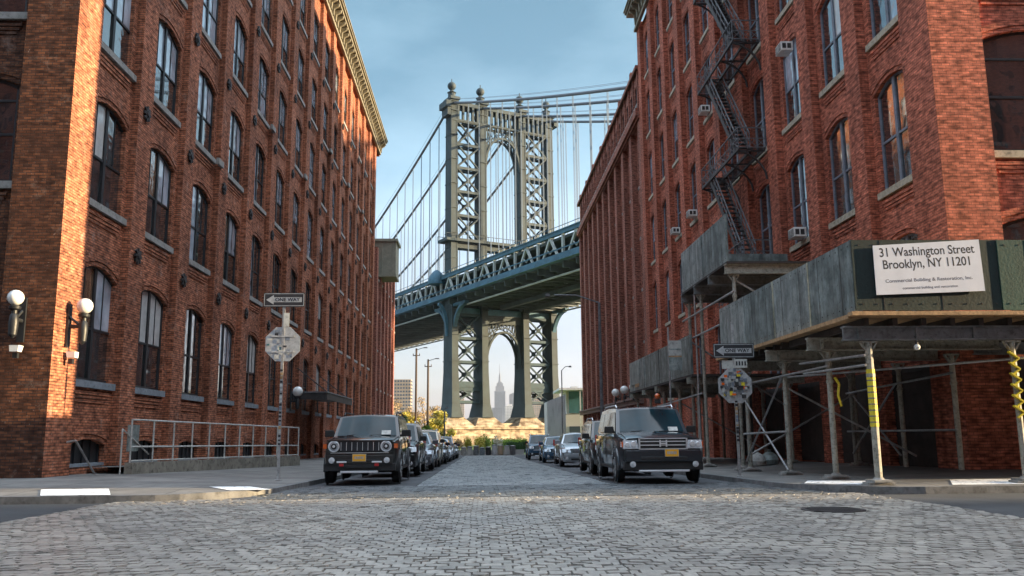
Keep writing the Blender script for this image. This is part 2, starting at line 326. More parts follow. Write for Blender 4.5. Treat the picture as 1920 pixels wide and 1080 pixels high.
sheet('plymouth_street', -60, 60, [91, 96.5], .01, 'walk').name = 'far_road'

def setts(name, x0, x1, y0, y1, mats, gap=.007, L0=.165, W0=.165, dz=0, seed=1, cutp=.4):
    rnd = random.Random(seed); V = []; F = []; C = []; y = y0; drift = 0
    n = int((x1-x0)/L0); edge = [x0+(x1-x0)*i/n+rnd.uniform(-.02, .02) for i in range(n+1)]; row = 0; dev = [0]*(n+1)
    while y < y1:
        wd = W0*rnd.uniform(.9, 1.1); row += 1; sh = (L0*.5 if row % 2 else 0)
        dev = [d*.88+rnd.gauss(0, .007) for d in dev]; drift += rnd.gauss(0, .004); edge = [x0+(x1-x0)*i/n+dev[i]+drift for i in range(n+1)]
        for i in range(-1, n+1):
            a_ = edge[max(i, 0)]+sh if i >= 0 else x0; b_ = edge[min(i+1, n)]+sh if i+1 <= n else x1
            xa, xb = max(a_, x0), min(b_, x1)
            if xb-xa > .05:
                g = gap*rnd.uniform(.6, 1.6); h = rnd.gauss(0, .0022)+.006*math.sin(xa*1.7+y*.6)*math.sin(y*1.3+xa*.4); t1 = rnd.gauss(0, .0022); t2 = rnd.gauss(0, .0022)
                z = zg(y)+dz+h; o = len(V); a0, a1, b0, b1 = xa+g/2, xb-g/2, y+g/2, y+wd-g/2; k = .028; e = .006
                c = rnd.random(); q = [(rnd.uniform(.025, .06) if rnd.random() < cutp*.8 else .009) for _ in range(4)]
                def ring(e, zz): return [(a0+e, b0+q[0], zz), (a0+q[0], b0+e, zz), (a1-q[1], b0+e, zz), (a1-e, b0+q[1], zz), (a1-e, b1-q[2], zz), (a1-q[2], b1-e, zz), (a0+q[3], b1-e, zz), (a0+e, b1-q[3], zz)]
                T = ring(e, z); T = [(p[0], p[1], p[2]+t1*(1 if p[0] > (a0+a1)/2 else -1)+t2*(1 if p[1] > y+wd/2 else -1)) for p in T]
                V += ring(0, z-k)+T
                F.append(tuple(range(o+8, o+16))); F += [(o+m, o+(m+1) % 8, o+8+(m+1) % 8, o+8+m) for m in range(8)]
                C += [c]*16
        y += wd
    me = bpy.data.meshes.new(name); me.from_pydata(V, [], F); me.materials.append(mats)
    a = me.attributes.new('tone', 'FLOAT', 'POINT'); a.data.foreach_set('value', C); me.update()
    o = bpy.data.objects.new(name, me); col.objects.link(o); return tag(o, kind='structure')
def settmat(name, lo, hi, rough=.5):
    m, t, b = nmat(name); at = t.nodes.new('ShaderNodeAttribute'); at.attribute_name = 'tone'; P = pos(t)
    c = ramp(t, at.outputs['Fac'], 0, 1, lo, hi)
    c = mix(t, 'MULTIPLY', 1, c, ramp(t, noise(t, P, .45, 5, .6), .3, .7, (.74, .74, .75), (1.2, 1.17, 1.13)))
    c = mix(t, 'MIX', ramp(t, noise(t, P, 1.7, 7, .75), .60, .68, (0, 0, 0), (.55, .55, .55)), c, (.05, .047, .043))
    c = mix(t, 'MULTIPLY', 1, c, ramp(t, noise(t, P, 14, 5, .7), .3, .7, (.7, .7, .7), (1.2, 1.2, 1.2)))
    t.links.new(c, b.inputs['Base Color']); b.inputs['Roughness'].default_value = rough; bump(t, b, noise(t, P, 45, 4), .006); return m
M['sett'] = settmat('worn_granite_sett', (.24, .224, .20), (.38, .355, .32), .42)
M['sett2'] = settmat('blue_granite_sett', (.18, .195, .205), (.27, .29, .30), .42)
M['joint'] = pm('dirt_joint', (.02, .018, .016), .95, var=.3)
sheet('sett_bed', -6.9, 7.5, [2.5, 17.0], -.022, 'joint')
setts('cobbled_road', -6.8, 7.4, 2.6, 17.0, M['sett'])
sheet('lane_bed', -1.6, 3.3, [21.6]+list(range(24, 93, 3)), -.006, 'joint')
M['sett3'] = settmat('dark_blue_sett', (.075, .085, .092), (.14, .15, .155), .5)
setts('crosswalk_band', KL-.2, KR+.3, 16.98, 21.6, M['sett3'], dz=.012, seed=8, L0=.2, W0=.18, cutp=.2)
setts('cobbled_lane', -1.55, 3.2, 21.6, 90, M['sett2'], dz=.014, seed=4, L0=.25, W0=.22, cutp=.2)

def sidewalk(name, side):
    mb = MB(); kx = KL if side < 0 else KR; y0 = 16.9; r = 2.2; far = 92.4
    path = [(kx+side*55, y0, 0, -1)]
    for q in (40, 30, 22, 15, 10, 7, 5): path.append((kx+side*q, y0, 0, -1))
    cx, cy = kx+side*r, y0+r
    for i in range(9):
        a = math.pi/2*i/8; nx, ny = -side*math.sin(a), -math.cos(a); path.append((cx+nx*r, cy+ny*r, nx, ny))
    y = cy+1.5
    while y < far: path.append((kx, y, -side, 0)); y += 3
    path.append((kx, far, -side, 0))
    offs = [0, .15, .16, 1, 2.2, 4, 6.6, 8.5]
    cols = []
    for (x, yy, nx, ny) in path:
        c = []
        for d in offs:
            if abs(nx) > .01 and abs(ny) > .01: dd = min(d, r); px, py = x-nx*dd-(-side)*0, yy-ny*dd
            else: px, py = x-nx*d, yy-ny*d
            if abs(nx) > .01 and abs(ny) > .01 and d > r: px, py = cx+side*(d-r), cy+(d-r)
            if abs(nx) <= .01 and abs(px-kx) < d: px = kx+side*d
            if abs(ny) <= .01 and d > r and py < cy+(d-r): py = cy+(d-r)
            c.append((px, py, zs(px, py)))
        cols.append(c)
    n = len(offs); v = []
    for (x, yy, nx, ny), c in zip(path, cols): v += [(x, yy, zg(yy)-.1)]+c
    m = n+1
    for j in range(len(path)-1):
        for i in range(m-1):
            mb.add([v[j*m+i], v[(j+1)*m+i], v[(j+1)*m+i+1], v[j*m+i+1]], [(0, 1, 2, 3)], 1 if i < 2 else 0)
    return tag(mb.build(name, ['walk', 'kerb']), kind='structure')
sidewalk('pavement', -1); sidewalk('pavement', 1)
# ramp pads painted white at both corners
for i, P in enumerate([[(-8.25, 16.95), (-6.95, 16.95), (-7.55, 18.3), (-8.9, 18.3)], [(-4.95, 17.75), (-4.25+.0, 18.2), (-5.0, 19.4), (-5.75, 19.0)],
                       [(6.75, 18.2), (7.6, 17.4), (8.1, 18.2), (7.2, 19.2)], [(9.3, 17.1), (10.8, 17.1), (11.3, 18.3), (9.9, 18.3)]]):
    mb = MB(); ii = []
    mb.add([(x, y, zs(x, y)+.012) for x, y in P], [(0, 1, 2, 3)]); tag(mb.build('road_marking', 'white'), kind='structure')
mb = MB(); mb.lathe([(.47, 0), (.47, .012), (.40, .012), (.40, .006), (.02, .006)], (5.35, 13.3, zg(13)+.004), 28)
for i in range(-4, 5):
    mb.box(5.35-.36, 5.35+.36, 13.3+i*.08-.018, 13.3+i*.08+.018, zg(13)+.008, zg(13)+.02)
tag(mb.build('manhole_cover', 'iron'), 'round black iron manhole cover set in the cobbles at the right', 'manhole cover')

# ---------------------------------------------------------------- facades
class Face:
    def __init__(s, o, U, N): s.o = Vector(o); s.U = Vector(U); s.N = Vector(N)
    def __call__(s, u, z, d=0): return s.o+s.U*u+s.N*d+Vector((0, 0, z))
def arc(ua, ub, zh, rise, n=8):
    return [(ua+(ub-ua)*i/n, zh+rise*(1-(2*i/n-1)**2)) for i in range(n+1)]
def bay(mb, F, u0, u1, z0, z1, ops, d0, rev, mi=0, hood=.05, panel=True):
    # ops: (ua, ub, sill, head, rise) from bottom to top
    if not ops: mb.add([F(u0, z0, d0), F(u1, z0, d0), F(u1, z1, d0), F(u0, z1, d0)], [(0, 1, 2, 3)], mi); return
    ua, ub = ops[0][0], ops[0][1]
    for a, b in ((u0, ua), (ub, u1)):
        if b-a > .005: mb.add([F(a, z0, d0), F(b, z0, d0), F(b, z1, d0), F(a, z1, d0)], [(0, 1, 2, 3)], mi)
    prev = [(ua, z0), (ub, z0)]
    for (a, b, s, h, r) in ops:
        poly = prev+[(b, s), (a, s)]
        mb.add([F(u, z, d0) for u, z in poly], [tuple(range(len(poly)))], mi)
        A = arc(a, b, h, r); prev = A
        edge = [(a, s)]+A+[(b, s)]
        for p, q in zip(edge, edge[1:]+edge[:1]):
            mb.add([F(*p, d0), F(*q, d0), F(*q, d0-rev), F(*p, d0-rev)], [(0, 1, 2, 3)], mi)
        if hood:   # raised double arch ring of header bricks
            for k, (h0, h1, pr) in enumerate(((.0, .13, hood*.5), (.14, .30, hood))):
                B = arc(a-.06-h0*.3, b+.06+h0*.3, h+h0, r); T = arc(a-.06-h1*.3, b+.06+h1*.3, h+h1, r)
                for i in range(len(B)-1):
                    mb.add([F(*B[i], d0+pr), F(*B[i+1], d0+pr), F(*T[i+1], d0+pr), F(*T[i], d0+pr)], [(0, 1, 2, 3)], mi)
                    mb.add([F(*B[i], d0), F(*B[i+1], d0), F(*B[i+1], d0+pr), F(*B[i], d0+pr)], [(0, 1, 2, 3)], mi)
                    mb.add([F(*T[i], d0), F(*T[i+1], d0), F(*T[i+1], d0+pr), F(*T[i], d0+pr)], [(0, 1, 2, 3)], mi)
        if panel and s > 1:  # corbelled apron below the sill
            for k in range(3):
                zz = s-.30-k*.11
                mb.prism([(a+.05+k*.07, zz-.09), (b-.05-k*.07, zz-.09), (b-.05-k*.07, zz), (a+.05+k*.07, zz)], F, d0, d0+.07-.02*k, mi)
    mb.add([F(u, z, d0) for u, z in prev]+[F(ub, z1, d0), F(ua, z1, d0)], [tuple(range(len(prev)+2))[::-1]], mi)
def fbox(mb, F, u0, u1, z0, z1, d0, d1, mi=0):
    mb.prism([(u0, z0), (u1, z0), (u1, z1), (u0, z1)], F, d0, d1, mi)
def window_meshes(F, wd, ht, rise, frame, pane, sill, style):
    # local: u centred, z from sill; returns (frame, pane, sill) prototypes as mesh data
    G = Face((0, 0, 0), F.U, F.N); a, b = -wd/2, wd/2; f = .10
    mb = MB(); A = arc(a, b, ht, rise); I = arc(a+f, b-f, ht-.06, rise)
    for i in range(len(A)-1):
        for d in (0, ):
            mb.add([G(*A[i], .05), G(*A[i+1], .05), G(*I[i+1], .05), G(*I[i], .05)], [(0, 1, 2, 3)])
            mb.add([G(*I[i], .05), G(*I[i+1], .05), G(*I[i+1], 0), G(*I[i], 0)], [(0, 1, 2, 3)])
    fbox(mb, G, a, a+f, 0, ht, 0, .05); fbox(mb, G, b-f, b, 0, ht, 0, .05); fbox(mb, G, a+f, b-f, 0, .09, 0, .055)
    fbox(mb, G, -.075, .075, .09, ht+rise*.9, .0, .065)
    mid = ht*.5
    fbox(mb, G, a+f, -.075, mid-.035, mid+.035, .0, .05); fbox(mb, G, .075, b-f, mid-.035, mid+.035, .0, .05)
    if style == 'lights':
        for uu in ((a+f-.075)/2, (b-f+.075)/2): fbox(mb, G, uu-.018, uu+.018, mid+.035, ht+rise*.6, 0, .035)
    if style == 'rail':
        fbox(mb, G, a+f, b-f, ht*.84, ht*.84+.06, 0, .045)
    P = MB(); ia, ib = a+f*.6, b-f*.6; top = arc(ia, ib, ht-.02, rise*.9, 8)
    for q, (l, r_) in enumerate(((ia, 0), (0, ib))):
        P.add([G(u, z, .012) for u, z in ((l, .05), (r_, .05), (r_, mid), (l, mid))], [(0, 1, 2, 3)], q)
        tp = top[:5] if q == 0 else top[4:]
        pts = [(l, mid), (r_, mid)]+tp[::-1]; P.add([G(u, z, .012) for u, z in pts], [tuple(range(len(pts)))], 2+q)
    S = MB(); fbox(S, G, a-.12, b+.12, -.20, 0, -.02, .26)
    return mb, P, S
PANES = {'glass': ['glass']*4, 'glass2': ['glass', 'glass', 'glass_painted_sky', 'glass_painted_sky'], 'sky': ['glass_painted_sky']*4, 'half': ['glass_painted_sky', 'glass', 'glass_painted_sky', 'glass'], 'half2': ['glass', 'glass', 'blind', 'glass'],
         'mix': ['glass_painted_sky', 'glass', 'glass_painted_sky', 'glass_painted_sky'], 'blind': ['glass', 'glass', 'blind', 'blind'], 'warm': ['glass', 'glass', 'glass_warm', 'glass_painted_sky']}
class WindowKit:
    def __init__(s, F, wd, ht, rise, frame, sill, style):
        s.F = F; s.mbs = window_meshes(F, wd, ht, rise, frame, None, sill, style); s.frame = frame; s.sill = sill; s.cache = {}
    def place(s, parent, u, z, d, pane, blind=0, label=None):
        if 'f' not in s.cache:
            for k, m_, mt in (('f', s.mbs[0], s.frame), ('s', s.mbs[2], s.sill)):
                o = m_.build('window', mt); s.cache[k] = o.data; bpy.data.objects.remove(o)
        if pane not in s.cache: o = s.mbs[1].build('pane', PANES[pane]); s.cache[pane] = o.data; bpy.data.objects.remove(o)
        wo = bpy.data.objects.new('window', s.cache['f']); col.objects.link(wo); wo.parent = parent; wo.location = s.F(u, z, d)
        po = bpy.data.objects.new('pane', s.cache[pane]); col.objects.link(po); po.parent = wo
        so_ = bpy.data.objects.new('sill', s.cache['s']); col.objects.link(so_); so_.parent = wo
        return wo
def cornice(F, u0, u1, z0, zt, mat, parent, proj=.85, step=.95):
    mb = MB(); fbox(mb, F, u0, u1, z0, z0+.25, 0, .22); fbox(mb, F, u0, u1, z0+.25, zt-.55, 0, .12)
    fbox(mb, F, u0-.0, u1+.3, zt-.55, zt-.3, 0, proj*.85); fbox(mb, F, u0, u1+.35, zt-.3, zt-.12, 0, proj); fbox(mb, F, u0, u1+.4, zt-.12, zt, 0, proj+.08)
    u = u0+.3
    while u < u1:
        mb.prism([(u-.13, z0+.28), (u+.13, z0+.28), (u+.13, zt-.55), (u-.13, zt-.55)], F, .12, .3)
        a = [F(u-.12, zt-.56, .12), F(u-.12, zt-.56, proj*.8), F(u-.12, zt-.75, proj*.78), F(u-.12, zt-.95, proj*.4), F(u-.12, z0+.4, .3), F(u-.12, z0+.3, .12)]
        b = [p+F.U*.24 for p in a]; n = len(a)
        mb.add(a+b, [tuple(range(n)), tuple(range(n, 2*n))[::-1]]+[(i, (i+1) % n, n+(i+1) % n, n+i) for i in range(n)])
        u += step
    return mb.build('cornice', mat, parent)

# ---- left warehouse
A = thing('brick_warehouse', 'long seven bay orange brick warehouse on the left with globe lamps at its corner', 'building', (0, 0, 0))
FA = Face((-11, 0, 0), (0, 1, 0), (1, 0, 0)); AEND = 91.4; PA = .24
rowsA = [(1.66, 3.05), (6.83, 2.86), (11.62, 2.82), (16.35, 2.75), (21.0, 2.7), (25.7, 2.7)]
AT = 32.2
mb = MB(); P0A, SPA = 27.0, 4.36
starts = [24.05]+[P0A+1.15+SPA*k for k in range(15)]
fbox(mb, FA, 22.6, 24.05, -2.2, AT-1.2, -1.39, 0)
star = MB(); winsA = []
WA = [WindowKit(FA, 2.6, h, .32, 'black_paint', 'bluestone' if i == 0 else 'stone', 'lights') for i, (s_, h) in enumerate(rowsA)]
stars = []
for k, u0 in enumerate(starts):
    u1 = P0A+SPA*k
    if u1 > AEND: break
    a, b = u0+.28, u1-.28
    ops = [(a, b, -.75-.0117*(u0-24), -.18-.0117*(u0-24), .2)]+[(a, b, s_, s_+h, .32) for s_, h in rowsA]
    bay(mb, FA, u0, u1, -2.6, AT-1.2, ops, -PA, .14)
    fbox(mb, FA, u1, u1+1.15, -2.6, AT-1.2, -3, 0)
    for i, (s_, h) in enumerate(rowsA): winsA.append(((a+b)/2, s_, i, k))
    for i in range(5): stars.append((u1+.55, rowsA[i+1][0]-1.05+.0*i))
mb.box(-60, -11.5, AEND-.2, AEND+.4, -2.6, AT-1.2); mb.box(-60, -11.3, 24, AEND, AT-1.6, AT-1.25)
fbox(mb, FA, 24, AEND+.4, AT-1.75, AT-1.2, -.3, .02)
mb.build('wall', 'brickA', A)
# side wall facing the cross street
FS = Face((0, 22.6, 0), (-1, 0, 0), (0, -1, 0))
mb = MB(); fbox(mb, FS, 11.003, 12.4, -2.6, AT-1.2, -1.0, .003); u = 12.4
WS = {}
rowsS = [(1.66, 3.0), (6.85, 2.75), (11.7, 2.8), (16.25, 2.75), (20.7, 2.7), (25, 2.5)]
sidew = []
while u < 50:
    a, b = u+.2, u+3.0
    bay(mb, FS, u, u+3.2, -2.6, AT-1.2, [(a, b, s_, s_+h, .3) for s_, h in rowsS[(1 if u < 13 else 0):]], -.3, .14)
    for i, (s_, h) in enumerate(rowsS):
        if not (u < 13 and i == 0) and u < 22: sidew.append(((a+b)/2, s_, h))
    fbox(mb, FS, u+3.2, u+4.5, -2.6, AT-1.2, -1, 0); u += 4.5
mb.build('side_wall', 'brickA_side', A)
kits = {}
for (u, s_, h) in sidew:
    k_ = kits.setdefault(h, WindowKit(FS, 2.8, h, .3, 'black_paint', 'stone', 'rail'))
    k_.place(A, u, s_, -.3-.14, random.choice(['glass', 'glass', 'blind']))
winsA.sort(key=lambda t: t[3])
rnd = random.Random(5)
for n, (u, s_, i, k) in enumerate(winsA[:100-len(sidew)]):
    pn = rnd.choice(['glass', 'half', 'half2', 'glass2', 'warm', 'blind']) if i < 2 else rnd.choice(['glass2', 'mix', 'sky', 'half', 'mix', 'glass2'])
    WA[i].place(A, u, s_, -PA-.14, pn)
rest = MB()
for (u, s_, i, k) in winsA[100-len(sidew):]:
    for m_, mi in zip(WA[i].mbs, (0, 1, 2)):
        o3 = FA(u, s_, -PA-.14); rest.add([Vector(p)+o3 for p in m_.v], m_.f, mi)
tag(rest.build('far_windows', ['black_paint', 'glass_painted_sky', 'stone'], A), kind='stuff')
for k, u0 in enumerate(starts[:14]):
    u1 = P0A+SPA*k; z = -.75-.0117*(u0-24); a, b = u0+.28, u1-.28; cel = MB()
    fbox(cel, FA, a, b, z, z+.09, -PA-.2, -PA+.02, 1); fbox(cel, FA, a, b, z+.09, z+.85, -PA-.22, -PA-.15, 0)
    for q in range(5): fbox(cel, FA, a+.2+q*.5, a+.23+q*.5, z+.09, z+.8, -PA-.15, -PA-.1, 0)
    cel.build('cellar_opening', ['black_paint', 'bluestone'], A)
mb = MB()
for t in range(4):
    q = t*math.pi/4; mb.bar((0.04, -math.cos(q)*.19, -math.sin(q)*.19), (.04, math.cos(q)*.19, math.sin(q)*.19), .07, .05, up=(1, 0, 0))
mb.tube((0, 0, 0), (.1, 0, 0), .08)
st = mb.build('anchor_plate', 'iron', A, loc=FA(*stars[0], .01)); st.scale = (1.2, 1.35, 1.35)
for (u, z) in stars[1:68]:
    c = st.copy(); col.objects.link(c); c.location = FA(u, z, .01)
cornice(FA, 22.6, AEND, AT-1.75+.02, AT, 'cornice', A)
# stone band blocks where the old downpipes passed
mb = MB()
for k in (2, 4, 6, 8, 10, 12):
    fbox(mb, FA, P0A+SPA*k-.55, P0A+SPA*k+.15, rowsA[min(2+k//4, 4)][0]-.28, rowsA[min(2+k//4, 4)][0]-.02, 0, .12)
mb.build('band_stone', 'stone', A)
# far part beyond it, with a boxed hoist
A2 = thing('brick_annex', 'lower brick annex behind the left warehouse with a tan box high on its wall', 'building')
mb = MB(); F2 = Face((-11, 0, 0), (0, 1, 0), (1, 0, 0)); u = AEND+.4
wk = WindowKit(F2, 1.6, 2.3, .2, 'black_paint', 'stone', 'plain')
while u < 111:
    fbox(mb, F2, u, u+1.1, -2.4, 20.3, -2, 0)
    ops = [(u+1.6, u+3.2, z, z+2.3, .2) for z in (1, 5.2, 9.4, 13.6, 17.2)]
    bay(mb, F2, u+1.1, u+3.7, -2.4, 20, ops, -.25, .15, hood=0, panel=False)
    for z in (1, 5.2, 9.4, 13.6, 17.2): wk.place(A2, u+2.4, z, -.4, 'glass')
    u += 3.7
mb.box(-40, -11.3, 93.6, u, 19.6, 20.0); mb.box(-40, -11.3, u-.3, u, -2.4, 19.9)
mb.build('wall', 'brickC', A2)
mb = MB(); mb.box(-13, -9.35, 95, 98.5, 17.9, 21.6); mb.box(-13.2, -9.15, 94.8, 98.7, 21.6, 21.9); mb.box(-13, -9.3, 94.95, 98.6, 17.6, 17.9)
for x in (-10.9, -9.7): mb.box(x-.06, x+.06, 94.95, 95, 17.9, 21.6)
mb.build('hoist_box', pm('tan_cladding', (.27, .25, .19), .8, var=.2, dirt=.3), A2)

# ---- right warehouse
B = thing('brick_warehouse', 'tall deep red brick warehouse on the right corner carrying the zigzag fire escape', 'building')
FB = Face((12.3, 0, 0), (0, 1, 0), (-1, 0, 0)); BEND = 62.6; BT = 32.9; PB = .3
rowsB = [(2.4, 3.1), (7.38, 3.15), (12.33, 3.1), (17.2, 3.05), (22.0, 3.0), (26.7, 2.9)]
mb = MB(); fbox(mb, FB, 21.7, 23.25, -2.4, BT-1.5, -1.47, 0)
WB = [WindowKit(FB, 2.15, h, .3, 'blue_paint', 'pale_stone', 'plain') for s_, h in rowsB]
u0 = 23.25; k = 0
while True:
    u1 = 26.0+3.97*k
    if u1 > BEND: break
    c = (u0+u1)/2; a, b = c-1.08, c+1.08
    bay(mb, FB, u0, u1, -2.4, BT-1.5, [(a, b, s_, s_+h, .3) for s_, h in rowsB], -PB, .15)
    fbox(mb, FB, u1, u1+1.05, -2.4, BT-1.5, -3, 0)
    for i, (s_, h) in enumerate(rowsB):
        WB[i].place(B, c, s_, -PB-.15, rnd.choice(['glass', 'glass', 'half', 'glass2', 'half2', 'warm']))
    u0 = u1+1.05; k += 1
BE = u0
mb.box(12.6, 60, BE-.3, BE, -2.4, BT-1.5); mb.box(12.6, 60, 24, BE-.3, BT-1.9, BT-1.55)
mb.build('wall', 'brickB', B)
FBS = Face((0, 21.7, 0), (1, 0, 0), (0, -1, 0))
mb = MB(); fbox(mb, FBS, 12.303, 13.78, -2.4, BT-1.5, -1, .003); u = 13.78; kits = {}
rowsBS = [(2.4, 3.0), (7.5, 3.2), (12.4, 3.1), (17.2, 3.05), (22.0, 3.0), (26.7, 2.9)]
while u < 52:
    a, b = u+.05, u+3.25
    bay(mb, FBS, u, u+3.3, -2.4, BT-1.5, [(a, b, s_, s_+h, .35) for s_, h in rowsBS], -.3, .15)
    if u < 23:
        for s_, h in rowsBS: kits.setdefault(h, WindowKit(FBS, 3.2, h, .35, 'black_paint', 'pale_stone', 'rail')).place(B, (a+b)/2, s_, -.45, 'glass')
    fbox(mb, FBS, u+3.3, u+4.8, -2.4, BT-1.5, -1, 0); u += 4.8
mb.build('side_wall', 'brickB', B)
for (a, b) in ((23.35, 25.9), (27.3, 29.9), (31.3, 33.8), (35.3, 37.8), (39.2, 41.8)):     # dark shutters and doors, also added to darken the space under the sheds
    m_ = MB(); fbox(m_, FB, a, b, -1.0, 1.9, -PB+.01, -PB+.07)
    for q in range(18): fbox(m_, FB, a, b, -.9+q*.155, -.83+q*.155, -PB+.07, -PB+.09)
    m_.build('shutter', 'dark_wood', B)
for (a, b) in ((13.9, 16.9),): m_ = MB(); fbox(m_, FBS, a, b, -1.0, 1.9, -.29, -.22); fbox(m_, FBS, (a+b)/2-.04, (a+b)/2+.04, -1, 1.9, -.22, -.18); m_.build('cellar_door', 'dark_wood', B)
cornice(FB, 21.7, BE, BT-1.9, BT, 'cornice', B)
# ---- far right building with mauve brick piers
C = thing('brick_factory', 'far right mauve brick factory with close narrow piers and a heavy top band', 'building')
FC = Face((12.3, 0, 0), (0, 1, 0), (-1, 0, 0)); mb = MB(); u = BE+.02
rowsC = [(3.2, 2.6), (7.2, 2.7), (11.3, 2.7), (15.4, 2.7), (19.5, 2.9)]
wkc = [WindowKit(FC, 2.2, h, .15, 'black_paint', 'stone', 'plain') for s_, h in rowsC]; wkt = WindowKit(FC, 1.3, 1.55, .1, 'black_paint', 'stone', 'plain')
fbox(mb, FC, u-.0, u+1.0, -2.4, 24.2, -3, .0)
for k in range(10):
    ua = u+1.0; ub = u+4.0; c = (ua+ub)/2
    ops = [(c-1.1, c+1.1, s_, s_+h, .15) for s_, h in rowsC]
    bay(mb, FC, ua, ub, -2.4, 24.2, ops, -.45, .2, hood=0, panel=False)
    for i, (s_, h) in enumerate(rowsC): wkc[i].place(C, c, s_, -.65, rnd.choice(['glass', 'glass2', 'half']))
    fbox(mb, FC, ub, ub+1.0, -2.4, 24.2, -3, 0)
    for q in range(2):
        v0 = u+.5+q*2; bay(mb, FC, v0, v0+2, 24.75, 28.0, [(v0+.35, v0+1.65, 25.5, 27.05, .1)], -.1, .15, hood=0, panel=False)
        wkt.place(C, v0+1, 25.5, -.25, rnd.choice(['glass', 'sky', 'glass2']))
        fbox(mb, FC, v0-.14, v0+.14, 24.8, 28.0, -.1, .02)
    u += 4.0
fbox(mb, FC, BE, u+1, 24.2, 24.8, -3, .3); fbox(mb, FC, BE, u+1, 24.0, 24.2, -3, .12); fbox(mb, FC, BE, u+1, 28.0, 28.3, -3, .2)
for q in range(7):
    fbox(mb, FC, BE+3+q*6, BE+3.5+q*6, 28.3, 29.0, -.5, .05)
mb.box(12.9, 50, u+.4, u+1, -2.4, 28.1); mb.box(12.8, 50, BE, u+.4, 27.6, 27.95)
mb.build('wall', 'brickC', C)
mb = MB(); fbox(mb, FC, BE+2, u+1, 2.35, 2.7, .0, .35); fbox(mb, FC, BE+2, u+1, 2.7, 2.85, .0, .5); mb.build('ground_cornice', pm('brownish_cornice', (.2, .12, .1), .8, dirt=.4), C)
# ---- blocks across the cross street, behind the viewpoint (they shade the junction)
for sx, lab in ((1, 'brick block across the cross street behind the viewpoint at the right, its far end raised for shade'), (-1, 'brick block across the cross street behind the viewpoint at the left')):
    D_ = thing('brick_block', lab, 'building')
    mb = MB(); FD = Face((0, -4.0, 0), (sx, 0, 0), (0, 1, 0)); kd = WindowKit(FD, 2.0, 3.0, .2, 'black_paint', 'stone', 'plain'); u = 12.5
    while u < (210 if sx > 0 else 60):
        ops = [(u+1.0, u+3.0, z, z+3.0, .2) for z in (2, 7, 12, 17, 22, 27)]
        bay(mb, FD, u, u+4, -2, 35 if u < 88 or sx < 0 else 66, ops, 0, .15, hood=0, panel=False)  # right block's unseen far end raised to keep sun off the foreground
        if u < 36:
            for z in (2, 7, 12, 17): kd.place(D_, u+2, z, -.15, 'glass')
        u += 4
    if sx > 0: mb.box(88.5, 88.8, -40, -4.1, 34, 66); mb.box(88.8, u, -40, -4.1, 65.5, 65.9)
    FE = Face((sx*12.5, 0, 0), (0, -1, 0), (-sx, 0, 0)); v = 4.0
    while v < 60: bay(mb, FE, v, v+4, -2, 35, [(v+1, v+3, z, z+3, .2) for z in (2, 7, 12, 17, 22, 27)], 0, .15, hood=0, panel=False); v += 4
    mb.box(min(sx*12.8, sx*u), max(sx*12.8, sx*u), -60, -4.3, 34.2, 34.6)
    mb.box(min(sx*12.8, sx*u), max(sx*12.8, sx*u), -4.9, -4.6, -2, 34.1)
    mb.box(min(sx*13.0, sx*13.3), max(sx*13, sx*13.3), -60, -5, -2, 34.1)
    mb.build('wall', 'brickB', D_)
#NEXT

# ---------------------------------------------------------------- suspension bridge
BR = thing('suspension_bridge', 'blue grey steel suspension bridge with arched lattice tower crossing above the end of the street', 'bridge', (-7.29, 218, 0), R(27))
BR['label'] = 'blue grey steel suspension bridge with arched lattice tower closing the street view'
COLX = [0, 8.5, 20.7, 29.3]
tw = thing('tower', None, None); tw.parent = BR
def leg_mb(cx, outer):
    m_ = MB()
    m_.taper((cx, 0, 4.6), (1.6, 3.9), (cx, 0, 8), (1.05, 3.1)); m_.taper((cx, 0, 8), (1.05, 3.1), (cx, 0, 16), (.88, 2.6)); m_.taper((cx, 0, 16), (.88, 2.6), (cx, 0, 33), (.85, 2.4)); m_.taper((cx, 0, 33), (.92, 1.9), (cx, 0, 87.6), (.85, 1.6))
    for sy in (-1, 1):
        for q in (-.5, .5): m_.box(cx+q-.06, cx+q+.06, sy*2.3-.12, sy*2.3+.2, 10, 32)
    for sx in (-1, 1):
        for q in (-1.3, -.4, .4, 1.3): m_.box(cx+sx*.86-.06, cx+sx*.86+.06, q-.1, q+.1, 14, 86)
    for sy in (-1, 1):     # raised edge angles so the faces read as built-up plates
        for sx in (-1, 1): m_.bar((cx+sx*.8, sy*1.8, 34), (cx+sx*.72, sy*1.55, 87), .3, .3, up=(0, 1, 0))
    z = 12
    while z < 86:
        yy = 2.75 if z < 32 else 1.95; m_.box(cx-1.0, cx+1.0, -yy, yy, z, z+.22); z += 6.6
    m_.box(cx-1.4, cx+1.4, -2.4, 2.4, 87.6, 88.3); m_.box(cx-1.15, cx+1.15, -1.9, 1.9, 86.6, 87.6)
    m_.lathe([(1.25, 0), (1.0, .7), (1.0, 1.5), (1.25, 1.7), (.6, 2.1), (.45, 2.5)], (cx, 0, 88.3), 10)
    m_.ball((cx, 0, 91.9), 1.15, 12); m_.tube((cx, 0, 92.9), (cx, 0, 93.9), .12)
    return m_
for i, cx in enumerate(COLX): leg_mb(cx, i in (0, 3)).build('column', M['steel_tower'] if 'steel_tower' in M else 'steel_olive', tw)
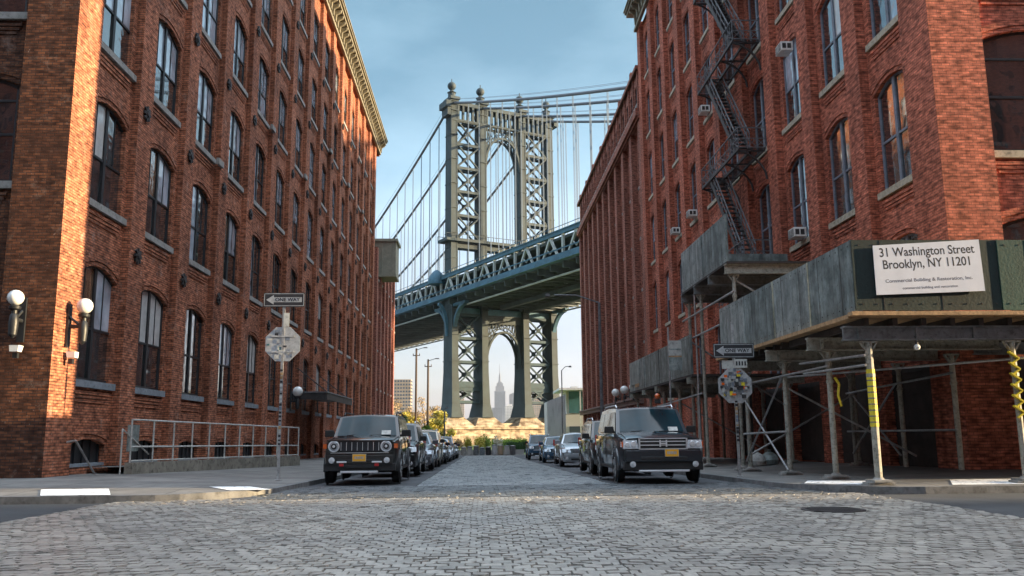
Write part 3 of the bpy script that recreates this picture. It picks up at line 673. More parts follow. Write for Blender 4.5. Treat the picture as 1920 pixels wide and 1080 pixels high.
def lattice(x0, x1, zs_):
    m_ = MB()
    for y in (-1.35, 1.35):
        for z0, z1 in zip(zs_[:-1], zs_[1:]):
            m_.bar((x0, y, z0), (x1, y, z1), .34, .42, up=(0, 1, 0)); m_.bar((x0, y, z1), (x1, y, z0), .34, .42, up=(0, 1, 0))
            m_.box((x0+x1)/2-.6, (x0+x1)/2+.6, y-.1, y+.1, (z0+z1)/2-.6, (z0+z1)/2+.6)
        for z in zs_: m_.box(x0, x1, y-.28, y+.28, z-.35, z+.35)
    for z in zs_:
        m_.bar((x0, -1.3, z), (x1, 1.3, z), .2); m_.bar((x0, 1.3, z), (x1, -1.3, z), .2)
    return m_
UPZ = [50.0, 56.4, 62.8, 69.2, 75.6, 82.0]; LOZ = [8.5, 12.5, 18.5, 24.5, 30.5]
for x0, x1 in ((COLX[0]+.9, COLX[1]-.9), (COLX[2]+.9, COLX[3]-.9)):
    lattice(x0, x1, UPZ).build('lattice_brace', 'steel_tower', tw)
    m_ = lattice(x0, x1, LOZ)
    m_.box(x0, x1, -1.5, 1.5, 11.2, 13.6); m_.build('lower_brace', 'steel_lower', tw)
def arch(x0, x1, zs0, za, ztop, nm, mt, solid=False):
    m_ = MB(); n = 14; xc = (x0+x1)/2; pts = []
    for i in range(n+1):
        t = i/n
        if t <= .5: q = t*2; x = x0+(xc-x0)*(1-math.cos(q*math.pi/2)); z = zs0+(za-zs0)*math.sin(q*math.pi/2)**.9
        else: q = (1-t)*2; x = x1-(x1-xc)*(1-math.cos(q*math.pi/2)); z = zs0+(za-zs0)*math.sin(q*math.pi/2)**.9
        pts.append((x, z))
    for y in (-1.3, 1.3):
        for (a, za_), (b, zb_) in zip(pts[:-1], pts[1:]):
            m_.bar((a, y, za_), (b, y, zb_), .5, .6, up=(0, 1, 0)); m_.bar((a, y, za_+1.1), (b, y, zb_+1.1), .22, .25, up=(0, 1, 0))
        if solid:
            for (a, za_), (b, zb_) in zip(pts[:-1], pts[1:]):
                g_ = .0 if abs((a+b)/2-xc) < 3.6 else 1.1
                m_.add([(a, y, max(za_+1.0, ztop-1.9)), (b, y, max(zb_+1.0, ztop-1.9)), (b, y, ztop), (a, y, ztop)], [(0, 1, 2, 3)]); m_.bar((a, y, za_+1), (b, y, ztop-1.8), .16, .16, up=(0, 1, 0)); m_.bar((b, y, zb_+1), (b, y, ztop-1.8), .14, .14, up=(0, 1, 0))
        for i in range(1, n):
            if solid: break
            x, z = pts[i]; m_.bar((x, y, z), (x, y, ztop), .16, .16)
            x2, z2 = pts[i-1]; m_.bar((x, y, z+.2), (x2, y, ztop if i % 2 else (z2+ztop)/2+.5), .14, .14, up=(0, 1, 0))
        m_.box(x0, x1, y-.22, y+.22, ztop-.25, ztop+.25)
    m_.build(nm, mt, tw)
arch(COLX[1]+.9, COLX[2]-.9, 70.5, 79.2, 82.0, 'upper_arch', 'steel_tower')
arch(COLX[1]+.9, COLX[2]-.9, 17.5, 26.6, 30.5, 'lower_arch', 'steel_tower', True)
m_ = MB(); x = -1.2
m_.box(-1.3, 30.6, -1.9, -1.3, 86.2, 87.2); m_.box(-1.3, 30.6, 1.3, 1.9, 86.2, 87.2); m_.box(-1.0, 30.3, -1.25, 1.25, 86.4, 86.9)
m_.box(-2.6, -1.2, -2.3, 2.3, 85.3, 87.0); m_.box(30.5, 31.9, -2.3, 2.3, 85.3, 87.0); m_.box(-2.0, -1.0, -1.8, 1.8, 83.2, 85.3)
for y in (-1.5, 1.5):
    x = 1.2
    while x < 28.6:
        m_.box(x-.28, x+.28, y-.3, y+.3, 82.3, 86.2); x += 1.42
    m_.box(-.9, 30.2, y-.25, y+.25, 81.9, 82.4)
m_.build('frieze', 'steel_tower', tw)
m_ = MB(); m_.box(-2.6, 31.8, -2.8, 2.8, 49.3, 50.0)
for y in (-2.7, 2.7):
    m_.bar((-2.6, y, 51.1), (31.8, y, 51.1), .12)
    for k in range(24): m_.bar((-2.6+k*1.495, y, 50), (-2.6+k*1.495, y, 51.1), .09)
m_.box(-1, 30.2, -1.4, 1.4, 47.8, 49.3)
m_.build('gallery', 'steel_tower', tw)
m_ = MB(); m_.box(-.6, 30, -1.4, 1.4, 30.4, 32.3)
for sx, cx in ((-1, 0), (1, 29.3)):   # curved brackets spreading under the deck
    for sy in (-1, 1):
        pr = [(cx, sy*1.6, 24)]
        for i in range(1, 9):
            t = i/8*math.pi/2; pr.append((cx+0*sx, sy*(1.6+6.5*(1-math.cos(t))), 24+8.4*math.sin(t)))
        for a, b in zip(pr[:-1], pr[1:]): m_.bar(a, b, 1.0, .7)
        m_.box(cx-.6, cx+.6, min(sy*1.6, sy*9), max(sy*1.6, sy*9), 32.3, 33.0)
    pr = [(cx+sx*1.0, 0, 25)]+[(cx+sx*(1.0+2.6*(1-math.cos(i/6*math.pi/2))), 0, 25+8*math.sin(i/6*math.pi/2)) for i in range(1, 7)]
    for a, b in zip(pr[:-1], pr[1:]): m_.bar(a, b, .8, .6, up=(0, 1, 0))
m_.build('bracket', 'steel_blue', tw)
m_ = MB()
m_.lathe([(2.3, 0), (2.3, 1.2), (1.9, 2.2), (1.1, 3.2), (.3, 3.8)], (-2.6, 3.2, 38.6), 10); m_.build('lookout_turret', 'steel_blue', tw)
m_ = MB()
m_.box(-7, 36, -7.5, 9, -6, .6); m_.box(-6, 35.2, -6.6, 8, .6, 1.7); m_.box(-6.8, 36, -7.2, 8.6, 1.7, 2.4)
for cx in COLX: m_.taper((cx, 0, 2.4), (4.2, 5.2), (cx, 0, 4.7), (2.2, 3.0))
m_.box(-3, 32.5, -3.2, 3.2, 2.4, 3.2)
m_.build('stone_pier', 'granite', BR)
# deck
S0, S1 = -172, 235
dk = thing('deck', None, None); dk.parent = BR
m_ = MB(); m_.box(-.8, 30.1, S0, S1, 39.0, 39.6); m_.box(.2, 29.1, S0, S1, 34.7, 35.1)
for x in (6.2, 23.2): m_.box(x-.15, x+.15, S0, S1, 34.0, 39.2)
m_.build('roadway', 'steel_dark', dk)
for x in (-2.0, 31.3):
    m_ = MB()
    m_.box(x-.35, x+.35, S0, S1, 39.5, 40.3); m_.box(x-.4, x+.4, S0, S1, 34.6, 35.7); m_.box(x-.7, x+.5, S0, S1, 34.3, 34.6); m_.box(x-.5, x+.5, S0, S1, 40.3, 40.5)
    m_.box(x-.3, x-.2, S0, S1, 36.5, 36.75) ; m_.box(x-.06, x+.06, S0, S1, 41.3, 41.4); m_.build('truss_chord', 'steel_blue', dk)
    m_ = MB(); k = S0+4
    while k < S1-4:
        m_.bar((x, k, 39.5), (x, k-2.7, 35.6), .5, .42, up=(1, 0, 0)); m_.bar((x, k, 39.5), (x, k+2.7, 35.6), .5, .42, up=(1, 0, 0))
        m_.box(x-.25, x+.25, k+4.6, k+5.1, 35.6, 39.5)
        for q in (-1.35, 1.35): m_.bar((x, k+q, 37.4), (x, k, 36.2), .18, .18, up=(1, 0, 0))
        for q in range(4): m_.bar((x, k+q*2.42, 40.4), (x, k+q*2.42, 41.4), .08)
        k += 9.7
    tag(m_.build('truss_web', 'steel_pale', dk))
m_ = MB(); k = S0
while k < S1:
    m_.box(-1.6, 30.9, k-.18, k+.18, 32.9, 34.3); m_.bar((-1.6, k, 34.3), (2.2, k, 32.4), .25, .25, up=(0, 1, 0)); m_.bar((30.9, k, 34.3), (27.2, k, 32.4), .25, .25, up=(0, 1, 0))
    m_.bar((0, k, 33), (14.6, k+4.85, 33), .3, .25); m_.bar((14.6, k, 33), (29.3, k+4.85, 33), .3, .25); m_.bar((29.3, k, 32.8), (14.6, k+4.85, 32.8), .3, .25); m_.bar((14.6, k, 32.8), (0, k+4.85, 32.8), .3, .25)
    k += 4.85
for x in (2.5, 7, 11, 14.6, 18.5, 22.5, 27): m_.box(x-.2, x+.2, S0, S1, 33.5, 34.6)
for x in (10.5, 19): m_.box(x-.6, x+.6, S0, -8, 31.4, 32.4)
m_.build('floor_beams', 'steel_dark', dk)
m_ = MB()
for a, b in ((S0, -8), (8, S1)):
    for x in (.6, 28.7): m_.box(x-.16, x+.16, a, b, 32.0, 32.35)
m_.build('inspection_rail', 'steel_pale', dk)
def cz(s):
    return 40.8+46.4*((215-s)/215)**2 if s >= 0 else 87.2-.345*(-s)+.0004*s*s
for cx in COLX:
    m_ = MB(); ss = [S0-40+i*8 for i in range(int((S0*-1+40)/8)+1)]+[0]+[i*8 for i in range(1, 27)]
    ss = sorted(set(ss)); m_.path([(cx, s_, cz(s_)) for s_ in ss], .34, 8)
    m_.build('main_cable', 'cable', BR)
    m_ = MB()
    for q in (-.4, .4): m_.path([(cx+q, s_, cz(s_)+1.1) for s_ in ss], .035, 4)
    m_.build('hand_rope', 'cable', BR)
sus = []
for cx in COLX:
    k = -130
    while k < 150:
        if abs(k) > 5: sus.append((cx, k))
        k += 6.0
def vis(c):
    return c[1] if c[1] > 0 else -c[1]*.6
sus.sort(key=lambda c: vis(c)); rest = MB()
for n_, (cx, k) in enumerate(sus):
    m_ = MB() if n_ < 100 else rest
    for q in (-.16, .16): m_.tube((cx, k+q, 39.6), (cx, k+q, cz(k)), .06, n=5)
    if n_ < 100: m_.build('suspender', 'sus', BR)
tag(rest.build('far_suspenders', 'sus', BR), kind='stuff')

# ---------------------------------------------------------------- skyline
def tower_block(name, label, cat, cx, cy, w_, d_, z1, mt, floors=14, cols=8, setback=None, rz=0, group=None):
    t = thing(name, label, cat, (cx, cy, 0), rz, group); m_ = MB(); m_.box(-w_/2, w_/2, -d_/2, d_/2, -3, z1)
    if setback:
        for (f, z2) in setback: m_.box(-w_/2*f, w_/2*f, -d_/2*f, d_/2*f, z1, z2); z1_ = z2
    m_.build('wall', mt, t); m_ = MB(); fh = (z1-2)/floors; cw = w_/cols
    for i in range(floors):
        for j in range(cols):
            m_.box(-w_/2+cw*(j+.25), -w_/2+cw*(j+.75), -d_/2-.12, -d_/2-.02, 2+fh*(i+.25), 2+fh*(i+.75))
    for j in range(max(2, int(d_/cw))):
        for i in range(floors):
            y = -d_/2+cw*(j+.25)
            if y+cw*.5 < d_/2: m_.box(w_/2+.02, w_/2+.12, y, y+cw*.5, 2+fh*(i+.25), 2+fh*(i+.75)); m_.box(-w_/2-.12, -w_/2-.02, y, y+cw*.5, 2+fh*(i+.25), 2+fh*(i+.75))
    m_.build('window_grid', 'far_win', t); return t
tower_block('apartment_block', 'tan brick apartment block across the river left of the utility poles', 'building', -79, 900, 17, 20, 58, 'far_tan', 16, 6)
tower_block('apartment_block', 'grey apartment tower seen through the left lattice of the bridge', 'building', -75, 3000, 42, 40, 140, 'far_tan', 24, 7)
tower_block('office_tower', 'low grey office tower left of the spired skyscraper foot', 'building', 78, 4000, 44, 40, 128, 'far_grey', 20, 6)
tower_block('office_tower', 'pale office tower standing in front of the spired skyscraper', 'building', 132, 3900, 40, 40, 132, 'far_pale', 20, 6, setback=[(.6, 140)])
o = tower_block('office_tower', 'dark slant roofed office tower just right of the spired skyscraper', 'building', 165, 4050, 56, 50, 168, 'far_grey', 24, 7)
m_ = MB(); m_.add([(-28, -25, 168), (28, -25, 168), (28, 25, 168), (-28, 25, 168), (28, -25, 212), (28, 25, 212), (-28, -25, 190), (-28, 25, 190)],
                  [(0, 1, 4, 6), (1, 2, 5, 4), (2, 3, 7, 5), (3, 0, 6, 7), (6, 4, 5, 7)]); m_.build('roof', 'far_grey', o)
tower_block('apartment_block', 'tan apartment tower seen through the right lattice of the bridge', 'building', 168, 2500, 34, 30, 120, 'far_tan', 20, 6)
tower_block('apartment_block', 'pale brick block far off at the right with rooftop tank house', 'building', 76, 700, 15, 20, 34, 'far_pale', 9, 6, setback=[(.35, 39)])
tower_block('apartment_block', 'low far brick block behind the bare trees on the left', 'building', -47, 1100, 20, 20, 26, 'far_tan', 6, 6)
es = thing('skyscraper', 'slender grey skyscraper with stepped crown and needle spire under the bridge arch', 'building', (121.5, 5300, 0))
m_ = MB(); m_.box(-64, 64, -30, 30, -3, 60); m_.box(-44, 44, -25, 25, 60, 120); m_.box(-33, 33, -22, 22, 120, 270); m_.box(-26, 26, -19, 19, 270, 300); m_.box(-19, 19, -14, 14, 300, 318); m_.box(-12, 12, -10, 10, 318, 326)
m_.build('wall', 'far_grey', es); m_ = MB(); m_.lathe([(8, 0), (6.5, 30), (5, 40), (3, 50), (1.8, 56), (1.2, 90), (.5, 112)], (0, 0, 326), 10); m_.build('spire', 'far_grey', es)
m_ = MB()
for j in range(9): m_.box(-29+j*6.8, -26+j*6.8, -22.3, -22.1, 124, 266)
m_.build('window_bands', 'far_win', es)

# ---------------------------------------------------------------- end of the street
wl = thing('blank_wall_slab', 'tall plain grey rendered wall with slanted top at the street end', 'wall', (9.32, 106, -2.1)); wl.scale = (1.07, 1, 1.07)
m_ = MB(); v = [(-1.05, 0, 0), (1.05, 0, 0), (1.05, 0, 6.6), (-1.05, 0, 5.8)]; m_.add([(x, y, z) for y in (0, 5) for x, _, z in v], [(0, 1, 2, 3), (4, 5, 6, 7)]+[(i, (i+1) % 4, 4+(i+1) % 4, 4+i) for i in range(4)])
m_.build('wall', 'wall_grey', wl); m_ = MB(); m_.box(-1.1, 1.1, -.06, .0, 0, .3); m_.build('plinth', 'stone', wl)
tb = thing('shed_building', 'low market shed with teal glazing under a flat canopy at right', 'building', (15.5, 126, -2.1))
m_ = MB(); m_.box(-3.4, 4, 0, 8, 0, 5.2); m_.build('wall', 'far_pale', tb); m_ = MB(); m_.box(-2.6, 1.4, -.12, -.02, 5.3, 8.4); m_.build('glazed_panel', 'teal', tb)
m_ = MB(); m_.box(-4.2, 4.5, -2.5, 8.3, 8.5, 8.8); m_.box(-3, 4, .1, 7.9, 5.2, 8.5); m_.build('canopy', 'wall_grey', tb)
for x in (-3.9, -1.2, 1.5, 4.2): m_ = MB(); m_.box(x-.08, x+.08, -2.4, -2.24, 0, 8.5); m_.build('post', 'white_paint_old', tb)
for x in (-2.6, .2): m_ = MB(); m_.box(x, x+1.9, -.1, -.02, .4, 3.4); m_.build('window', 'far_win', tb)
def utility_pole(x, y, h, label):
    t = thing('utility_pole', label, 'pole', (x, y, zg(y)), 0, 'timber utility poles')
    m_ = MB(); m_.tube((0, 0, 0), (0, 0, h), .17, .12, 8); m_.build('pole', 'timber_pole', t)
    m_ = MB(); m_.bar((-.45, 0, h-.9), (.45, 0, h-.9), .1)
    for q in (-.4, .4): m_.tube((q, 0, h-.85), (q, 0, h-.65), .05)
    m_.build('crossarm', 'timber_pole', t); m_ = MB(); m_.tube((.0, -.05, h-.2), (.95, -.1, h+.1), .04); m_.taper((1.15, -.1, h+.02), (.28, .12), (1.15, -.1, h+.16), (.2, .08)); m_.build('lamp_arm', 'iron_grey', t)
utility_pole(-8.05, 110, 13.1, 'taller timber utility pole left of the bridge tower'); utility_pole(-6.55, 110, 11.7, 'shorter timber utility pole nearer the bridge tower')
def street_lamp(x, y, h, r, label, arm=(0, 0), group=None):
    t = thing('street_lamp', label, 'street lamp', (x, y, zs(x, y) if y < 92 else zg(y)), 0, group)
    m_ = MB(); m_.lathe([(.22, 0), (.22, .25), (.14, .35), (.12, 1.0), (r, 1.1), (r*.7, h)], (0, 0, 0), 10); m_.build('post', 'iron_grey', t)
    m_ = MB(); ax, ay = arm; m_.path([(0, 0, h), (ax*.5, ay*.5, h+.45), (ax, ay, h+.5)], .045, 6); m_.build('arm', 'iron_grey', t)
    m_ = MB(); m_.taper((ax*1.15, ay*1.15, h+.38), (.16, .30), (ax*1.15, ay*1.15, h+.55), (.1, .2)); m_.build('lamp_head', 'iron', t); return t
street_lamp(9.9, 104.6, 9.8, .09, 'tall thin street lamp beside the blank grey wall', (.9, 0))
street_lamp(-4.3, 106, 5.0, .13, 'short dark lamp post in front of the stone pier', (.3, 0))
street_lamp(6.95, 49.5, 9.0, .11, 'slim blue grey street lamp in front of the mauve brick piers', (-2.6, .2))

def blob(cx, cy, cz_, r, sz, n, size, rnd):
    V = []; F = []
    for _ in range(n):
        a = rnd.random()*6.283; u = rnd.uniform(-1, 1); q = rnd.random()**.45; h = math.sqrt(1-u*u)
        p = Vector((cx+r*q*h*math.cos(a), cy+r*q*h*math.sin(a), cz_+sz*q*u)); s_ = size*rnd.uniform(.5, 1.3)
        e1 = Vector((rnd.gauss(0, 1), rnd.gauss(0, 1), rnd.gauss(0, 1))).normalized(); e2 = e1.cross(Vector((rnd.gauss(0, 1), rnd.gauss(0, 1), rnd.gauss(0, 1)))).normalized()
        o = len(V); V += [p-e1*s_, p+e2*s_*.6, p+e1*s_, p-e2*s_*.6]; F.append((o, o+1, o+2, o+3))
    return V, F
def tree(name, label, cat, x, y, h, cr_, mt, rnd, lumps=9, n=260, size=.16, trunk=.4, group=None, twiggy=True):
    z0 = zg(y); t = thing(name, label, cat, (x, y, z0), 0, group); m_ = MB(); c = MB()
    th = h*trunk; m_.tube((0, 0, -.2), (rnd.gauss(0, .1), 0, th), h*.022+.03, h*.014+.02, 7)
    for k in range(lumps):
        a = rnd.random()*6.28; rr = cr_*rnd.uniform(.2, .8); zz = rnd.uniform(th, h*.92); p = (rr*math.cos(a), rr*math.sin(a), zz)
        b0 = (0, 0, th*rnd.uniform(.6, 1)); mid = (p[0]*.4, p[1]*.4, (b0[2]*.5+zz*.5)); m_.tube(b0, mid, h*.009+.012, h*.006+.01, 5); m_.tube(mid, p, h*.006+.01, .01, 5)
        if twiggy:
            for _ in range(7): m_.tube(p, (p[0]+rnd.gauss(0, cr_*.3), p[1]+rnd.gauss(0, cr_*.3), p[2]+rnd.uniform(0, cr_*.5)), .016, .006, 4)
        V, F = blob(*p, cr_*rnd.uniform(.3, .5), cr_*rnd.uniform(.22, .42), n, size, rnd); c.add(V, F)
    m_.build('trunk', 'bark', t); c.build('crown', mt, t); return t
rt = random.Random(11)
spec = [(-11.2, 118, 7.5, 2.4, 'leaf_t', 'bare tan twiggy tree hard against the left buildings'), (-9.6, 124, 6.2, 2.0, 'leaf_t', 'bare tan tree between left buildings and first utility pole'),
        (-7.3, 121, 7.4, 2.2, 'leaf_t', 'thin bare tree between the two utility poles'), (-5.7, 119, 5.4, 1.7, 'leaf_y', 'yellow green budding tree just right of the utility poles'),
        (-10.9, 109, 4.6, 1.8, 'leaf_d', 'small dark green tree low at the left street end'), (-7.0, 108.5, 3.8, 1.5, 'leaf_g', 'fresh green low tree behind the last left cars'),
        (-4.6, 112, 4.3, 1.4, 'leaf_y', 'small yellowish tree beside the short dark lamp post'), (-8.9, 113, 5.2, 2.0, 'leaf_y', 'yellow budding tree at the foot of the taller utility pole'), (-6.1, 127, 6.6, 2.0, 'leaf_t', 'tan twiggy tree rising beside the bridge tower leg')]
for (x, y, h, c_, mt, lab) in spec: tree('small_tree', lab, 'tree', x, y, h, c_, mt, rt, n=(150 if mt == 'leaf_t' else 260), size=.12 if mt == 'leaf_t' else .15, trunk=.3, group='trees at the end of the street')
def bush(x, y, r, h, mt, lab, n=900, size=.1):
    x *= 1.07; y += 7.5; r *= 1.1; h *= 1.05
    z0 = zg(y); t = thing('bush', lab, 'bush', (x, y, z0), 0, 'bushes at the end of the street'); c = MB(); m_ = MB()
    for k in range(7):
        a = rt.random()*6.28; p = (r*.6*math.cos(a)*rt.random(), r*.5*math.sin(a), h*rt.uniform(.35, .8)); m_.tube((0, 0, 0), p, .03, .012, 5)
        V, F = blob(*p, r*.5, h*.35, n//7, size, rt); c.add(V, F)
    m_.build('stem', 'bark', t); c.build('foliage', mt, t)
for a in [(-2.6, 101, 1.0, 1.5, 'leaf_t', 'brown twiggy bush behind the left end of the barrels'), (-1.2, 102, .9, 1.7, 'leaf_y', 'yellow bush behind the barrels left of centre'), (.0, 101.5, .9, 1.9, 'leaf_y', 'tall yellow green bush behind the middle barrels'),
          (.9, 103, .7, 2.0, 'leaf_g', 'narrow fresh green bush between yellow and white bushes'), (1.9, 102, .9, 1.9, 'leaf_w', 'white blossoming bush behind the middle barrels'), (-3.9, 100, .9, 1.3, 'leaf_y', 'low yellow bush at the last left car')]: bush(*a)
hd = thing('hedge', 'clipped dark green hedge behind the barrels at the right', 'hedge', (4.9, 108.5, zg(101)))
m_ = MB(); m_.box(-1.6, 2.4, -.4, .6, .0, 1.25); m_.build('core', 'leaf_d', hd); c = MB()
for k in range(16): V, F = blob(-1.7+k*.27, -.1, .8, .55, .65, 130, .09, rt); c.add(V, F)
c.build('foliage', 'leaf_d', hd)
hd = thing('hedge', 'long bright green clipped hedge below the stone pier', 'hedge', (4.2, 128, zg(101)))
m_ = MB(); m_.box(-2.5, 6.5, -.4, .8, 0, 1.5); m_.build('core', 'leaf_g', hd); c = MB()
for k in range(26): V, F = blob(-2.4+k*.36, -.1, 1.1, .6, .7, 110, .1, rt); c.add(V, F)
c.build('foliage', 'leaf_g', hd)
# barrels, planters and people's bench row closing the street
rb = random.Random(3); labs = ['grey planter tub at the left end of the closing row', 'pale concrete barrel second from the left in the closing row', 'small dark bollard barrel left of centre in the closing row', 'blue grey barrel left of the rusty one in the closing row',
 'dark bin at the centre of the closing row', 'grey barrel right of centre in the closing row', 'rusty brown barrel in the closing row', 'tall pale tub with lid near the right of the closing row', 'short dark barrel at the right end of the closing row']
cols_ = ['stone', 'far_pale', 'iron_grey', 'bluestone', 'black_paint', 'wall_grey', 'far_tan', 'far_pale', 'iron_grey']
for i, (lb, mt) in enumerate(zip(labs, cols_)):
    x = -1.75+i*.66; h = rb.uniform(.75, 1.05); t = thing('barrel', lb, 'barrel', (x, 94.4+rb.uniform(-.3, .3), zg(94)), 0, 'barrels and tubs closing the street')
    m_ = MB(); m_.lathe([(.22, 0), (.29, .08), (.31, h*.5), (.28, h-.1), (.3, h)], (0, 0, 0), 12); m_.build('tub', mt, t)
    m_ = MB(); m_.lathe([(.31, h), (.31, h+.05), (.12, h+.1)], (0, 0, 0), 12); m_.build('rim', 'iron_grey' if i % 2 else 'stone', t)
m_ = MB(); m_.box(-2.6, 4.8, 95.6, 96.0, -2.05, -1.55); m_.box(-2.62, 4.82, 95.55, 96.05, -1.55, -1.47); tag(m_.build('low_wall', 'far_pale'), 'low pale kerb wall running behind the row of barrels', 'wall')

# ---------------------------------------------------------------- sidewalk sheds
def post(parent, x, y, z1, base=True, r=.065, mt='post_paint', lab=None):
    z0 = zs(x, y); t = parent
    m_ = MB(); m_.tube((x, y, z0+.07), (x, y, z1-.04), r, n=10)
    m_.box(x-.17, x+.17, y-.06, y+.06, z1-.05, z1-.01); m_.bar((x-.16, y, z1-.05), (x, y, z1-.28), .03, .08, up=(0, 1, 0)); m_.bar((x+.16, y, z1-.05), (x, y, z1-.28), .03, .08, up=(0, 1, 0))
    m_.tube((x, y, z1-.75), (x, y, z1-.68), r+.02)
    o = m_.build('post', mt, t)
    if base:
        m_ = MB(); m_.box(x-.27, x+.27, y-.16, y+.16, z0, z0+.055); m_.box(x-.18, x+.18, y-.22, y+.22, z0+.055, z0+.10); m_.lathe([(.12, .1), (.09, .14)], (x, y, z0), 10); m_.build('footing', 'stone', o)
    return o
def hoard(parent, F, segs, z0, z1, th=.05, ribs=True):
    for (a, b, mt) in segs:
        m_ = MB(); fbox(m_, F, a, b-.012, z0, z1, 0, th)
        fbox(m_, F, a, a+.04, z0, z1, th, th+.02); m_.build('hoarding_panel', mt, parent); m_ = MB(); k = a+.6
        while k < b-.3:
            fbox(m_, F, k, k+.012, z0+.01, z1-.01, th, th+.004); k += 1.22
        for zz in (z0+.12, z1-.12): 
            k = a+.15
            while k < b-.1: fbox(m_, F, k, k+.025, zz, zz+.025, th, th+.008); k += .31
        m_.build('seams_and_screws', 'dark_wood', parent)
SH = thing('sidewalk_shed', 'corner sidewalk shed with green hoarding and address banner on white posts', 'scaffold')
FSd = Face((7.7, 0, 0), (0, 1, 0), (-1, 0, 0)); FSf = Face((0, 17.2, 0), (1, 0, 0), (0, -1, 0))
hoard(SH, FSd, [(17.15, 19.55, 'panel'), (19.55, 22.0, 'panel_light'), (22.0, 24.5, 'panel'), (24.5, 27.1, 'panel_light')], 2.42, 3.93)
hoard(SH, FSf, [(7.65, 10.72, 'green'), (10.72, 13.1, 'green2'), (13.1, 15.5, 'green2'), (15.5, 18, 'green2'), (18, 22, 'green2'), (22, 26, 'green2'), (26, 30, 'green2'), (30, 34, 'green2')], 2.46, 3.93)
m_ = MB(); m_.box(7.5, 34.2, 16.98, 17.2, 2.34, 2.42); m_.box(7.5, 7.68, 17.2, 27.2, 2.30, 2.385)
m_.box(7.69, 34, 17.2, 21.68, 2.32, 2.4); m_.box(7.69, 12.28, 21.68, 27.2, 2.32, 2.4); m_.build('deck_planks', 'wood', SH)
m_ = MB(); x = 7.9
while x < 34: m_.box(x-.05, x+.05, 17.25, 21.6, 2.16, 2.315); x += .6
y = 21.9
while y < 27: m_.box(7.75, 12.2, y-.05, y+.05, 2.16, 2.315); y += .6
m_.build('joists', 'dark_wood', SH)
for (y, x0, x1, mt) in ((17.4, 7.45, 34, 'beam'), (19.5, 7.5, 12.0, 'post_paint'), (22.4, 7.5, 12.1, 'post_paint'), (25.7, 7.5, 12.1, 'post_paint'), (20.7, 12.1, 34, 'beam')):
    m_ = MB(); m_.box(x0, x1, y-.09, y+.09, 2.13, 2.16); m_.box(x0, x1, y-.02, y+.02, 1.9, 2.13); m_.box(x0, x1, y-.09, y+.09, 1.87, 1.9)
    for q in range(int((x1-x0)/1.2)): m_.box(x0+.3+q*1.2, x0+.36+q*1.2, y-.08, y+.08, 1.9, 2.13)
    m_.build('beam', mt, SH)
pA = post(SH, 7.97, 17.4, 1.87, r=.075)
m_ = MB(); m_.tube((7.97, 17.4, .12), (7.97, 17.4, 1.28), .084, n=10); m_.build('caution_tape', 'yellow', pA)
m_ = MB()
for q in range(9): m_.tube((7.97, 17.4, .2+q*.12), (7.97, 17.4, .225+q*.12), .0855, n=10)
m_.build('tape_print', 'ink_grey', pA)
p2 = post(SH, 7.97, 19.5, 1.87)
m_ = MB(); m_.path([(8.06, 19.42, 1.25), (8.14, 19.4, 1.1), (8.1, 19.4, .85), (8.16, 19.4, .6)], .03, 5); m_.build('tape_end', 'yellow', p2)
for (x, y) in ((7.97, 22.4), (7.97, 25.7), (11.35, 20.4), (11.35, 23.1), (11.35, 26.2), (13.6, 20.7), (16.4, 20.7), (14.4, 17.4), (17.8, 17.4), (21.2, 17.4), (24.6, 17.4), (28, 17.4), (31.4, 17.4), (33.8, 20.7), (24, 20.7)): post(SH, x, y, 1.87, base=x < 8)
p3 = post(SH, 10.98, 17.4, 1.87, r=.06)
m_ = MB()
for q in range(6): m_.bar((10.84, 17.32, 1.62-q*.22), (11.04, 17.32, 1.48-q*.22), .085, .03); m_.bar((11.04, 17.32, 1.48-q*.22), (10.9, 17.32, 1.38-q*.22), .06, .03)
m_.build('caution_tape', 'yellow', p3)
def pipes(parent, lst, r=.028, mt='galv'):
    for a, b in lst: m_ = MB(); m_.tube(a, b, r, n=8); m_.build('brace_pipe', mt, parent)
X8 = 7.88
pipes(SH, [((X8, 26.2, 1.45), (X8, 19.3, 1.5)), ((X8, 25.9, .0), (X8, 22.3, .05)), ((X8, 26.0, 1.2), (X8, 22.3, -.92)), ((X8, 22.3, 1.5), (X8, 25.8, -.8)),
           ((7.84, 20.9, 1.68), (7.84, 17.3, 1.56)), ((7.84, 20.7, 1.42), (7.84, 17.3, 1.36)),
           ((11.3, 17.3, 1.5), (7.9, 22.6, 1.45)), ((11.28, 20.3, .05), (11.28, 26.5, .05)), ((11.28, 23.2, 1.3), (11.28, 26.2, -.6)), ((11.28, 26.2, 1.3), (11.28, 23.2, -.6)), ((11.28, 26.4, 1.2), (11.28, 20.2, 1.4)),
           ((7.97, 22.4, 1.2), (11.3, 22.4, -.6)), ((11.3, 25.7, 1.2), (8, 25.7, -.6))])
m_ = MB(); m_.lathe([(.035, .12), (.035, .06), (.02, .06)], (8.93, 17.3, 1.72), 8, 1); m_.ball((8.93, 17.3, 1.72), .065, 10, 0); m_.path([(8.93, 17.3, 1.84), (8.93, 17.35, 1.95)], .01, 5, 1)
m_.build('bulb', ['globe', 'iron'], SH)
bn = thing('address_banner', 'white printed address banner on the dark green hoarding', 'sign', (9.22, 17.12, 3.33), 0)
m_ = MB(); m_.add([(-1.13, 0, .47), (1.11, 0, .60), (1.14, 0, -.48), (-1.13, 0, -.56)]+[(-1.13, -.015, .47), (1.11, -.015, .60), (1.14, -.015, -.48), (-1.13, -.015, -.56)], [(0, 1, 2, 3), (4, 7, 6, 5), (0, 4, 5, 1), (1, 5, 6, 2), (2, 6, 7, 3), (3, 7, 4, 0)])
m_.build('sheet', 'sign_white', bn)
TR = (R(90), 0, 0)
def tilt(a): return (R(90), R(-a), 0)
